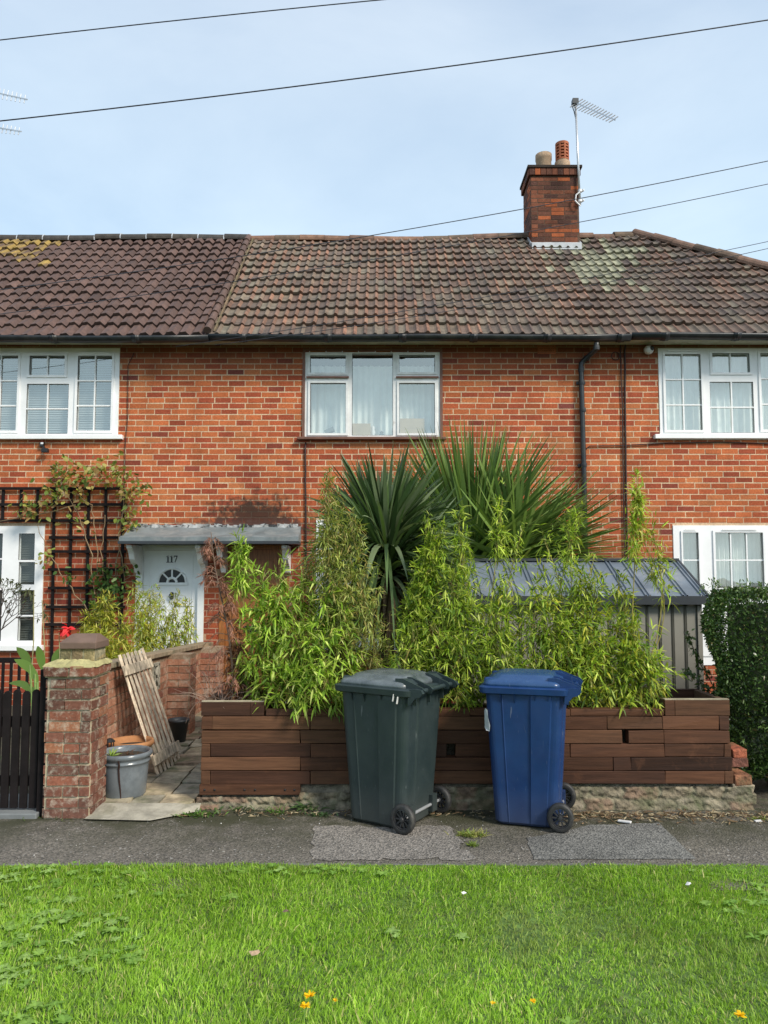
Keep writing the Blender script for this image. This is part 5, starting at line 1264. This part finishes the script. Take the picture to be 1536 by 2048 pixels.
# ================================================================== PLANTS
BG = [(.42,.60,.07),(.52,.68,.10),(.27,.44,.05),(.58,.66,.17),(.18,.31,.04)]
BD = [(.46,.52,.13),(.34,.42,.08),(.52,.54,.18),(.20,.28,.06),(.48,.38,.13)]
BY = [(.52,.50,.06),(.42,.46,.05),(.60,.55,.12),(.30,.36,.05)]
BB = [(.44,.58,.06),(.52,.62,.09),(.33,.48,.05),(.58,.64,.13),(.19,.30,.04)]
DENS = 2.1
def bamboo(label, culms, cols, leafL, leafW, per, z0=.70, zmin=0, fan=6, twig=.12, group='bamboo clumps'):
    """culms: (base px, top px, top py, depth, spread radius, first height fraction)"""
    b0 = culms[0]; root = thing('bamboo', label, 'bamboo', (P(b0[0], 1400, b0[3]).x, b0[3], z0), group)
    st = MB(); lf = MB(); tw = MB(); cols = np.array(cols)
    for (bp, tp, ty, Y, R_, t0, *dn) in culms:
        dn = dn[0] if dn else 1.0
        a = Vector((P(bp, 1400, Y).x, Y, z0)); b = P(tp, ty + (20 if dn == 1.0 else 0), Y)
        bend = Vector((random.gauss(0, .11), random.gauss(0, .05), 0)); R_ = R_*(1.28 if dn == 1.0 and z0 > .5 else 1); pts = [a.lerp(b, t) + bend*math.sin(t*math.pi) for t in np.linspace(0, 1, 9)]
        st.tube(pts, [.005*(1-.75*t)+.001 for t in np.linspace(0, 1, 9)], 6, np.array((.33,.27,.07))*random.uniform(.7, 1.2))
        n = int(per*DENS*dn*(b-a).length)
        for k in range(n):
            t = t0 + (1-t0)*random.random()**.85; i = min(int(t*8), 7); p = pts[i].lerp(pts[i+1], t*8-i)
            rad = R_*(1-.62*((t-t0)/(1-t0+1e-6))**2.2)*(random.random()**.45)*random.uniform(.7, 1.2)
            ang = random.uniform(0, 6.28); e = p + Vector((math.cos(ang)*rad, math.sin(ang)*rad*.75, random.uniform(-.10, .16)))
            if zmin and (e.z < zmin or (e.x > -2.45 and e.z < zmin + .12)): continue
            if e.z < z0+.02: e.z = z0 + .02 + random.random()*.1
            dout = (e-p); dout = dout.normalized() if dout.length > .01 else Vector((math.cos(ang), math.sin(ang), .3))
            tw.straps([tuple(p)], [tuple(e-p)], [(e-p).length], [.0028], [0.0], 2, np.array((.30,.28,.08)))
            m_ = random.randint(fan-2, fan+1); q = np.array(dout)[None]*.7 + rng.normal(0, .75, (m_, 3)) + np.array((0, -.25, -.05))
            c = cols[rng.choice(len(cols), m_)]*rng.normal(1, .12, (m_, 1))*(.65+.45*t)*(.58+.66*min(1.1, rad/R_))*random.uniform(.75, 1.25)  # inner leaves darkened, depth shading put into the leaf colour
            lf.straps(np.tile(tuple(e), (m_, 1)) + rng.normal(0, .012, (m_, 3)), q, leafL*rng.uniform(.55, 1.15, m_), leafW*rng.uniform(.7, 1.15, m_), rng.uniform(.05, .45, m_), 3, np.clip(c, .01, 1), prof=[.25, 1, .75, .04])
    for f_ in tw.f: st.f.append(f_ + st.n)
    st.v += tw.v; st.c += tw.c; st.n += tw.n
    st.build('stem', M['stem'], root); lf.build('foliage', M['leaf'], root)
bamboo('broad leaved bright green bamboo filling the left of the planter beside the dark bin',
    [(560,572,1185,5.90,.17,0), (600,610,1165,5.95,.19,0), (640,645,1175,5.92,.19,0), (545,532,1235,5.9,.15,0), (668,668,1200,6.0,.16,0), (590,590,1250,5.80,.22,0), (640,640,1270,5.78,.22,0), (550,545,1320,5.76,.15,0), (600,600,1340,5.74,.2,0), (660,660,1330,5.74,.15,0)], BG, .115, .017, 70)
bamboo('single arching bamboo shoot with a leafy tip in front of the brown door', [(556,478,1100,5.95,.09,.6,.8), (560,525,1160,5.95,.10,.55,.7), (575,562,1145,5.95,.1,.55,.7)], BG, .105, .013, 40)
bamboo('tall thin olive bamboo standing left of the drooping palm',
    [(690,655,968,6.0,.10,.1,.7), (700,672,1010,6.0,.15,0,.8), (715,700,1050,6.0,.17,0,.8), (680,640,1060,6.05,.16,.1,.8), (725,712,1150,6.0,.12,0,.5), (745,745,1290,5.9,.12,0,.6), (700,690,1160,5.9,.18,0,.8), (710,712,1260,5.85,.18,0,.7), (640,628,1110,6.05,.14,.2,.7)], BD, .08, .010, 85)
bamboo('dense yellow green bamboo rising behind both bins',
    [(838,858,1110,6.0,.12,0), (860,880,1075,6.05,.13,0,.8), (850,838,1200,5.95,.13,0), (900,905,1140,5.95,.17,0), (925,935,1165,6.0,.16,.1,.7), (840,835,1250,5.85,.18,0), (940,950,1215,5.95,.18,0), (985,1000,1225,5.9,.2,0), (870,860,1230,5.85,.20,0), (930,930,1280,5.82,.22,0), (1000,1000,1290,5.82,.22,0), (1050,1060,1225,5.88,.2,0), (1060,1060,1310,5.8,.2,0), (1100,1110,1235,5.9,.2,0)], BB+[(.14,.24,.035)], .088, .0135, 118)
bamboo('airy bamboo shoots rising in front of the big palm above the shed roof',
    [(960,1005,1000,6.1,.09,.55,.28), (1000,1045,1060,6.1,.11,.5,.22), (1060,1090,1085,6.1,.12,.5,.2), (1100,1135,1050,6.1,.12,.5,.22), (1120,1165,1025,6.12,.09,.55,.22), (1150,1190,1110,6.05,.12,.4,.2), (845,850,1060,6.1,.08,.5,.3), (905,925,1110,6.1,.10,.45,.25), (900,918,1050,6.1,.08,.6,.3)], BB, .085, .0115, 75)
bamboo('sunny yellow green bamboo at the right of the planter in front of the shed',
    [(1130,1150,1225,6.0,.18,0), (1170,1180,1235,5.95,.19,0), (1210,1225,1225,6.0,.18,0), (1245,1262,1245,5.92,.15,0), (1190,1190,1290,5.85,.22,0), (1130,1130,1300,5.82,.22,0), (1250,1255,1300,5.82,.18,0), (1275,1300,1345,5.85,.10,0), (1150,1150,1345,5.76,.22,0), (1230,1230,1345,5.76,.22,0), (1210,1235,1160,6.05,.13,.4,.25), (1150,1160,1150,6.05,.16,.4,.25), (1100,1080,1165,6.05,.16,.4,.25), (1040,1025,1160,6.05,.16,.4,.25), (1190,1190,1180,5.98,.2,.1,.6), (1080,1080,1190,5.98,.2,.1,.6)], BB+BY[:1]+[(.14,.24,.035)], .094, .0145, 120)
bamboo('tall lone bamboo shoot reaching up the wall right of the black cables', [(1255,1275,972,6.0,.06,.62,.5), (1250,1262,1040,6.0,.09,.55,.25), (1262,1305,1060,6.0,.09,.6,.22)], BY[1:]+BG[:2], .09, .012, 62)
bamboo('golden bamboo growing beyond the garden wall below the trellis', [(190,180,1225,7.6,.16,0), (215,215,1190,7.6,.17,0), (240,240,1240,7.4,.17,0), (205,200,1270,7.0,.17,0), (175,168,1260,7.2,.12,.1), (230,232,1290,7.0,.15,0)], BY, .095, .014, 110, z0=.1, zmin=.72)
bamboo('wispy golden bamboo growing in front of the white door', [(268,270,1190,8.6,.17,0,.8), (290,300,1190,9.0,.17,0,.8), (320,330,1200,9.3,.15,.05,.6), (345,352,1205,9.3,.16,0,.8), (358,372,1225,9.4,.13,0,.8), (300,285,1230,9.0,.16,0,1), (330,330,1250,9.3,.18,0,1), (352,350,1265,9.4,.15,0,.9)], BY[:3]+BD[:1]+BG[:1], .095, .013, 90, z0=.1, zmin=.80)
# cordylines
def cordyline(label, heads, trunk, cols, ws=1.0):
    root = thing('cordyline', label, 'palm', (trunk[0][0], trunk[0][1], 0), 'spiky palms behind the planter')
    mb = MB(); mb.tube([Vector(p) for p in trunk], [.075]*len(trunk), 12); mb.build('trunk', M['trunk'], root, smooth=True)
    lf = MB(); dd = MB()
    for (px, py, Y, n, L, up, dr_, sx, dn) in heads:
        c = P(px, py, Y); u = rng.random(n); a = rng.uniform(0, 2*math.pi, n)
        el = up + (dn-up)*u**.9     # elevation of each leaf
        d = np.stack([np.sign(np.cos(a))*np.abs(np.cos(a))**.6*np.cos(el)*sx[0] + sx[1], np.sin(a)*np.cos(el)*(.6 if ws == 1 else .42), np.sin(el)], 1) + rng.normal(0, .06, (n, 3))
        base = np.array(c)[None] + np.stack([np.cos(a)*.05, np.sin(a)*.05, (-.22*u)], 1)
        cc = np.array(cols)[rng.choice(len(cols), n)]*rng.normal(1, .13, (n, 1))
        lf.straps(base, d, L*rng.uniform(.75, 1.1, n), ws*rng.uniform(.028, .044, n), dr_*(.05 + u**1.5)*rng.uniform(.6, 1.7, n), 8, np.clip(cc, .008, 1), prof=[.7,.95,1,1,.95,.85,.68,.42,.03])
        m_ = 50; u = rng.random(m_); a = rng.uniform(0, 6.28, m_)
        dd.straps(np.array(c)[None] + np.stack([np.cos(a)*.06, np.sin(a)*.06, -.22-.15*u], 1), np.stack([np.cos(a), np.sin(a), -.5-u], 1), rng.uniform(.2, .45, m_), .02, .8, 5, np.tile((.26,.19,.12), (m_, 1))*rng.normal(1, .15, (m_, 1)))
    lf.build('foliage', M['strap'], root); dd.build('dead_leaves', M['dead'], root)
CG = [(.12,.20,.045),(.17,.27,.06),(.08,.14,.035),(.22,.31,.08)]
c1 = P(935, 1120, 8.85)
cordyline('big spiky green palm fanning up behind the left end of the shed roof', [(945, 1108, 8.85, 640, 1.62, 1.5, .12, (1.15,.0), .12), (1035, 1108, 8.8, 380, 1.30, 1.0, .20, (1,.36), .02), (915, 1112, 8.9, 120, 1.25, 1.0, .25, (1,-.25), 0.1)], [(c1.x, 8.85, 0), (c1.x, 8.85, c1.z)], CG, 1.2)
c1 = P(775, 1100, 6.95)
cordyline('spiky palm with long drooping dark leaves above the dark bin', [(758, 1072, 6.95, 330, .74, 1.5, .28, (1.2,0), .15), (820, 1085, 7.1, 120, .72, 1.3, .3, (1,.2), .1), (772, 1068, 6.75, 420, .86, 1.15, .95, (.95,0), 0.1), (776, 1120, 6.7, 300, .84, .7, 1.15, (.8,0), -.1)], [(c1.x, 6.95, 0), (c1.x-.02, 6.95, c1.z)], [(.07,.12,.045),(.10,.16,.055),(.045,.08,.03),(.18,.23,.12)])
# drooping hanging leaves round its trunk
# dead brown shrub in the left box
def twiggy(root, base, top, n, L, cols, leafn, leafL, leafW, seed_droop=.3, spread=1.0):
    st = MB(); lf = MB(); base = Vector(base); top = Vector(top)
    ax = [base.lerp(top, t) + Vector((.03*math.sin(t*5), .02*math.cos(t*4), 0)) for t in np.linspace(0, 1, 10)]
    st.tube(ax, [.011*(1-.8*t)+.001 for t in np.linspace(0, 1, 10)], 7, (.16,.10,.07))
    for k in range(n):
        t = random.uniform(.05, .98); i = min(int(t*9), 8); p = ax[i].lerp(ax[i+1], t*9-i); a = random.uniform(0, 6.28); l = L*(1.15-.75*t)*random.uniform(.5, 1.1)
        d = Vector((math.cos(a)*spread, math.sin(a)*.7, random.uniform(-.1, .6))).normalized(); q = [p, p + d*l*.5 + Vector((0,0,.02)), p + d*l - Vector((0,0,seed_droop*l))]
        st.tube(q, [.004,.0028,.001], 5, (.19,.12,.085)); m_ = leafn
        tt = rng.uniform(.25, 1, m_); pts = np.array([np.array(q[0].lerp(q[1], x*2) if x < .5 else q[1].lerp(q[2], x*2-1)) for x in tt])
        dr = np.array(d)[None]*.7 + rng.normal(0, .45, (m_, 3)) - np.array((0,0,.5)); cc = np.array(cols)[rng.choice(len(cols), m_)]*rng.normal(1, .15, (m_, 1))
        lf.straps(pts, dr, leafL*rng.uniform(.5, 1.2, m_), leafW, .3, 2, cc, prof=[.6, 1, .1])
    st.build('stem', M['stem'], root); lf.build('foliage', M['dead'], root)
b = P(465, 1400, 5.92); t = P(430, 1065, 5.95)
root = thing('dead_shrub', 'withered reddish brown shrub in the left box of the planter before the doors', 'shrub', (b.x, b.y, .7))
twiggy(root, (b.x, b.y, .7), t, 85, .21, [(.33,.15,.10),(.42,.22,.15),(.24,.10,.07)], 34, .05, .0055, .35)
b2 = P(478, 1400, 6.0)
root = thing('dead_shrub', 'bushy rust brown dead shrub low in the left planter box beside the green bamboo', 'shrub', (b2.x, b2.y, .7))
twiggy(root, (b2.x, b2.y, .7), P(480, 1290, 6.0), 95, .17, [(.36,.16,.08),(.26,.11,.06),(.42,.22,.11)], 46, .04, .0055, .2)
b2 = P(438, 1400, 5.9)
root = thing('dead_twigs', 'tangle of bare grey twigs over the left corner of the planter', 'twigs', (b2.x, b2.y, .7))
mb = MB()
for k in range(46):
    a = random.uniform(0, 6.28); p = Vector((b2.x+random.gauss(0,.05), b2.y+random.gauss(0,.04), .72)); pts = [p]; d = Vector((math.cos(a)*.7, math.sin(a)*.4, random.uniform(.4, 1.2))).normalized()
    for s_ in range(5): d = (d + Vector((random.gauss(0,.3), random.gauss(0,.2), random.gauss(-.12,.25)))).normalized(); pts.append(pts[-1] + d*random.uniform(.04, .085))
    mb.tube(pts, [.0028-.0004*i for i in range(6)], 5, np.array((.30,.21,.16))*random.uniform(.7, 1.2))
mb.build('branches', M['stem'], root)
# trellis and climber
YT = WY - .045
tr = thing('trellis', 'black wooden lattice trellis fixed to the brick wall left of the white door', 'trellis', (P(150, 1200, YT).x, YT, .3))
hb = [(977,-60,252),(1009,-60,254),(1041,-60,254),(1075,98,254),(1103,97,252),(1139,96,250),(1176,96,250),(1214,92,250),(1249,90,248)]
for (py, a, b) in hb:
    mb = MB(); mb.obox(P(a, py, YT), P(b, py, YT), .018, .038); mb.build('rail', M['trellis'], tr)
for (x0_, y0_, x1_, y1_) in ((-28,977,-29,1042),(7,977,5,1042),(43,977,41,1042),(76,977,74,1042),(109,977,103,1330),(143,977,138,1300),(178,977,172,1290),(212,977,208,1280),(246,977,243,1280)):
    mb = MB(); mb.obox(P(x0_, y0_, YT+.02), P(x1_, y1_, YT+.02), .036, .018, up=(0,-1,0)); mb.build('upright', M['trellis'], tr)
cl = thing('climbing_rose', 'sparse climbing rose with yellowing leaves sprawling over the black trellis', 'climber', tuple(Vector((P(205,1290,9.9).x, 9.9, 0))))
paths = [[(205,1300),(190,1180),(178,1090),(160,1035),(140,1000),(120,960),(135,935)], [(205,1300),(196,1150),(192,1060),(180,1010),(150,985),(110,985)], [(205,1300),(222,1200),(238,1100),(245,1030),(250,985),(240,945),(200,935)],
         [(200,1250),(150,1190),(110,1130),(85,1080),(75,1050)], [(150,1010),(100,1025),(40,1035),(-10,1045)], [(245,1030),(262,1000),(275,980)], [(205,1300),(210,1180),(200,1100),(210,1030)], [(240,1100),(250,1160),(265,1150)]]
st = MB(); lf = MB()
for pth in paths:
    pts = []; 
    for i in range(len(pth)-1):
        for t in np.linspace(0, 1, 4, endpoint=False): pts.append(P(pth[i][0]*(1-t)+pth[i+1][0]*t + random.gauss(0,2), pth[i][1]*(1-t)+pth[i+1][1]*t, 9.93 - .02*random.random()))
    pts.append(P(*pth[-1], 9.93)); st.tube(pts, [.009*(1-.6*i/len(pts)) for i in range(len(pts))], 6, (.25,.17,.09))
def leafcl(px, py, n, r, cols, L=.075, W=.055):
    c = P(px, py, 9.86); q = np.array(c) + rng.normal(0, 1, (n, 3))*np.array((r, .04, r)); cc = np.array(cols)[rng.choice(len(cols), n)]*rng.normal(1, .15, (n, 1))
    lf.straps(q, rng.normal(0, 1, (n, 3))*np.array((1, .5, .7)) - np.array((0, .3, .3)), L*rng.uniform(.6, 1.1, n), W, .2, 3, np.clip(cc, .02, 1), prof=[.3, 1, .85, .1], side=rng.normal(0, 1, (n, 3)))
YGc = [(.36,.36,.08),(.24,.30,.06),(.46,.40,.13),(.13,.20,.04),(.30,.2,.08)]
for (px, py, n, r) in ((125,935,42,.09),(140,950,40,.10),(160,945,30,.08),(180,945,40,.09),(205,940,40,.09),(232,945,45,.10),(240,965,30,.08),(105,965,34,.08),(98,990,28,.08),(128,985,24,.07),(165,993,24,.07),(88,1010,16,.06),(55,1018,40,.09),(45,1010,14,.06),(248,985,20,.06),(270,990,34,.10),(278,975,24,.07),(262,1035,20,.08),(258,1050,34,.07),(135,1020,14,.08),(170,1060,10,.08),(90,1105,14,.06),(95,1120,10,.05),(245,1135,12,.05)):
    leafcl(px, py, n, r, YGc)
for (px, py, n, r) in ((205,1150,50,.10),(215,1170,60,.11),(210,1190,60,.11),(228,1180,30,.1),(250,1180,10,.08),(265,1150,14,.06),(135,1152,16,.05),(200,1215,30,.08)):
    leafcl(px, py, n, r, [(.07,.14,.03),(.11,.19,.04),(.05,.1,.025)])
st.build('stem', M['stem'], cl); lf.build('foliage', M['leaf'], cl)
# canna with a red flower, behind the gate
cc_ = P(85, 1380, 6.3); root = thing('canna_lily', 'broad leaved green canna behind the picket gate', 'plant', (cc_.x, 6.3, 0))
mb = MB(); st = MB()
for (px, py, dx, dz, L, W) in ((60,1300,-.5,1,.25,.08),(105,1300,.5,1.2,.24,.08),(70,1318,-.8,1,.26,.085),(85,1310,-.1,1.4,.30,.08),(100,1315,.6,1.2,.26,.08),(62,1345,-1,.5,.22,.06),(82,1360,-.9,.7,.2,.06),(92,1345,.5,1.3,.26,.08),(75,1335,-.5,1.2,.24,.07)):
    p = P(px, py+30, 6.3); mb.straps([tuple(p)], [(dx, random.uniform(-.4,.1), dz)], [L], [W*.9], [.3], 7, np.array((.16,.27,.06))*random.uniform(.8, 1.25), prof=[.3,.7,.95,1,.92,.75,.45,.03], side=np.array([(dz, .15, -dx)]))
    st.tube([(cc_.x+random.gauss(0,.03), 6.3, 0), p], .011, 6, (.2,.3,.08))
for (a, b) in (((60,1390),(68,1180)), ((88,1390),(84,1200)), ((115,1380),(118,1260)), ((125,1380),(136,1275))): st.tube([P(*a, 6.3), P((a[0]+b[0])/2+3, (a[1]+b[1])/2, 6.3), P(*b, 6.3)], [.006,.005,.003], 6, (.3,.27,.12))
mb.build('leaf', M['leaf'], root); st.build('stem', M['stem'], root)
mb = MB(); p = P(134, 1258, 6.3); n = 16; mb.straps(np.tile(tuple(p), (n, 1)) + rng.normal(0, .012, (n, 3)), rng.normal(0, 1, (n, 3)) + np.array((0,0,.5)), .07, .045, .5, 4, np.tile((.75,.035,.04), (n, 1)), prof=[.3,.9,1,.7,.1]); mb.build('flower', M['petal'], root)
# bare shrub at left edge
root = thing('bare_shrub', 'leafless dark twigs reaching in from the left edge before the lower left window', 'shrub', (P(-30,1300,8.6).x, 8.6, 0)); mb = MB(); lf = MB()
def grow(p, d, l, r, k):
    q = p + d*l; mb.tube([p, p.lerp(q, .5) + Vector((random.gauss(0,.01), 0, random.gauss(0,.01))), q], [r, r*.85, r*.7], 5, (.06,.045,.035))
    if k == 0: lf.straps(np.tile(tuple(q), (3, 1)), rng.normal(0, 1, (3, 3)), .05, .018, .4, 2, np.tile((.10,.12,.05), (3, 1)), prof=[.4,1,.1]); return
    for _ in range(3 if k > 2 else 2): grow(q, (d + Vector((random.gauss(0,.45), random.gauss(0,.3), random.gauss(.05,.4)))).normalized(), l*.78, r*.68, k-1)
p0 = Vector((P(-60,1300,8.6).x, 8.6, 0)); mb.tube([p0, p0+Vector((.05,0,.7))], .022, 7, (.06,.045,.035)); grow(p0+Vector((.05,0,.7)), Vector((.5,0,.9)).normalized(), .30, .014, 5)
mb.build('branches', M['stem'], root); lf.build('foliage', M['leaf'], root)
# hedge
hx0 = P(1440, 1500, 5.8).x; hz = PZ(1180, 5.95); hx1 = 4.6; hy0, hy1 = 5.82, 6.55
hd = thing('privet_hedge', 'tall clipped dark green privet hedge at the right edge', 'hedge', (3.4, 6.2, 0))
mb = MB(); mb.loft([[(hx0+.14, hy0+.10, z_), (hx1-.1, hy0+.10, z_), (hx1-.1, hy1-.1, z_), (hx0+.14+.42, hy1-.1, z_)] for z_ in (.18, hz-.12)], True, (.02,.032,.010));  # solid dark core, painted for the shaded inside of the hedge
for k in range(26): x = random.uniform(hx0+.5, hx1-.1); y_ = random.uniform(hy0+.1, hy1-.2); mb.tube([(x, y_, 0), (x+random.gauss(0,.05), y_, .45)], .012, 5, (.09,.065,.045))
mb.build('branches', M['stem'], hd)
n = 36000; u = rng.random(n); X = rng.uniform(hx0, hx1, n); Y_ = rng.uniform(hy0, hy1, n); Z_ = rng.uniform(.14, hz, n)
face = rng.choice(4, n, p=[.62, .14, .18, .06]); dep = np.abs(rng.normal(0, .05, n))
Y_ = np.where(face == 0, hy0 + dep, Y_); X = np.where(face == 1, hx0 + dep, X); Z_ = np.where(face == 2, hz - dep, Z_); Y_ = np.where(face == 3, hy1-dep, Y_)
X = np.where(face != 1, hx0 + (hx1-hx0)*((X-hx0)/(hx1-hx0))**1.7, X)
wv = .05*np.sin(Z_*4.1+X*2) + .03*np.sin(Z_*9.3-X*5+Y_*3); low = np.clip((.75-Z_)/.6, 0, 1)
X = X + np.clip(1-(X-hx0)/.6, 0, 1)*(wv - .05*np.sin(np.clip(Z_, 0, 1.6)/1.6*3.1) + .1*low); Y_ = Y_ + np.clip(1-(Y_-hy0)/.5, 0, 1)*(wv*.7 + .08*low)
# round the top edges
tz = np.clip((Z_-(hz-.14))/.14, 0, 1); Y_ += np.where(face == 0, tz**2*.1, 0); X += np.where(face == 1, tz**2*.08, 0)
Z_ = Z_ - np.where((face == 2) & (Y_ < hy0+.15), ((hy0+.15-Y_)/.15)**2*.06, 0) - np.where((face == 2) & (X < hx0+.1), ((hx0+.1-X)/.1)**2*.05, 0)
X = X + np.clip(Y_-hy0, 0, 1)*.56*np.clip((hx1-X)/(hx1-hx0), 0, 1)
nr = np.stack([np.where(face == 1, -1, 0), np.where(face == 0, -1, np.where(face == 3, 1, 0)), np.where(face == 2, 1, .25)], 1) + rng.normal(0, .75, (n, 3))
hc = np.array([(.045,.085,.022),(.065,.115,.03),(.03,.06,.018),(.11,.16,.05),(.17,.14,.06)]); k = rng.choice(5, n, p=[.36,.3,.22,.09,.03]); cl_ = hc[k]*rng.normal(1, .15, (n, 1))*(1+.3*np.sin(X*3+Z_*5))[:, None]
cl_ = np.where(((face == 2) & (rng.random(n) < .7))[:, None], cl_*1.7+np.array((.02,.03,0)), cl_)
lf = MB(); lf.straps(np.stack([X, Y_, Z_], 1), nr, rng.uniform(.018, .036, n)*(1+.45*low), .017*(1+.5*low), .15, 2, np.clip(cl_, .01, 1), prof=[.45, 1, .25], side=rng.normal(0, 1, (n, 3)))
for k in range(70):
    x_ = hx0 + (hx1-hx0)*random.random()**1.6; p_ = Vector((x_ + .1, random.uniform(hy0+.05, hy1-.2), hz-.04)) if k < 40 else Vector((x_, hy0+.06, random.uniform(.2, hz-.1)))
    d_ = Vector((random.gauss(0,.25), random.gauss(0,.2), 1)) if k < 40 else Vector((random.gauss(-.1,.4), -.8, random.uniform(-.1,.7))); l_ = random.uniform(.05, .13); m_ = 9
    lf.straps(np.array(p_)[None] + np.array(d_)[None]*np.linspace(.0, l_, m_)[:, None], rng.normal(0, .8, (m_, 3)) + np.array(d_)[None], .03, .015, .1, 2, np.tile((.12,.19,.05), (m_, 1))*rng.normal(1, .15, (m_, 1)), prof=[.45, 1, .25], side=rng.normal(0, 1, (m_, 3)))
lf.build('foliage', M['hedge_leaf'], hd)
# creeper from the hedge against the shed
root = thing('creeper', 'small leafy green creeper climbing the right corner of the shed', 'climber', (P(1400,1390,6.3).x, 6.3, .7)); st = MB(); lf = MB()
for pth in (((1440,1400),(1415,1350),(1395,1320),(1380,1280),(1376,1268)), ((1440,1400),(1410,1372),(1385,1350),(1368,1345)), ((1450,1420),(1425,1392),(1405,1375))):
    pts = [P(a, b, 6.35) for a, b in pth]; st.tube(pts, .004, 5, (.12,.1,.06))
    for i in range(len(pts)-1):
        for t in np.linspace(0, 1, 5): 
            q = pts[i].lerp(pts[i+1], t); m_ = 7; lf.straps(np.tile(tuple(q), (m_, 1)) + rng.normal(0, .018, (m_, 3)), rng.normal(0, 1, (m_, 3)), .035, .022, .2, 2, np.array([(.07,.12,.035),(.11,.17,.05)])[rng.choice(2, m_)], prof=[.5,1,.2], side=rng.normal(0, 1, (m_, 3)))
st.build('stem', M['stem'], root); lf.build('foliage', M['hedge_leaf'], root)
# ================================================================== LIGHT
SUN_EL = math.radians(39); SUN_AZ = math.radians(48)      # sun behind the camera, to the right
sd = Vector((math.sin(SUN_AZ)*math.cos(SUN_EL), -math.cos(SUN_AZ)*math.cos(SUN_EL), math.sin(SUN_EL)))
sun = bpy.data.objects.new('sun', bpy.data.lights.new('sun', 'SUN')); C.objects.link(sun)
sun.data.energy = 4.0; sun.data.angle = math.radians(14.0); sun.data.color = (1, .93, .82)
sun.rotation_euler = sd.to_track_quat('Z', 'Y').to_euler(); sun.location = sd*30
w = bpy.data.worlds.new('World'); sc.world = w; w.use_nodes = True; nt = w.node_tree; bg = nt.nodes['Background']
sky = nt.nodes.new('ShaderNodeTexSky'); sky.sky_type = 'NISHITA'; sky.sun_disc = False; sky.sun_elevation = SUN_EL; sky.sun_rotation = math.atan2(sd.x, sd.y)
sky.dust_density = 2.0; sky.air_density = 1.0; sky.altitude = 50
bg.inputs['Strength'].default_value = .148
tc = nt.nodes.new('ShaderNodeTexCoord'); sp = nt.nodes.new('ShaderNodeSeparateXYZ'); nt.links.new(tc.outputs['Generated'], sp.inputs[0])
# thin high haze: veil of pale grey over the blue
n1 = noise(nt, tc.outputs['Generated'], 2.2, 6, .55, .3, (1, 1, 2.2))
mr = nt.nodes.new('ShaderNodeMapRange'); nt.links.new(sp.outputs[2], mr.inputs[0]); mr.inputs[1].default_value = .15; mr.inputs[2].default_value = .75; mr.inputs[3].default_value = 0; mr.inputs[4].default_value = 1
veil = mixc(nt, mr.outputs[0], (5.8, 7.7, 9.1), (4.6, 5.4, 6.6))
cl2 = mixc(nt, 1.0, veil, ramp(nt, n1, .3, .7, (.84,.88,.92), (1.16,1.12,1.07)), 'MULTIPLY')
out = mixc(nt, .78, sky.outputs[0], cl2); nt.links.new(out, bg.inputs[0])
sc.view_settings.view_transform = 'Standard'; sc.view_settings.look = 'None'; sc.view_settings.exposure = 0; sc.view_settings.gamma = 1
sc.render.engine = 'CYCLES'; sc.cycles.max_bounces = 6; sc.cycles.transparent_max_bounces = 12; sc.cycles.caustics_reflective = False
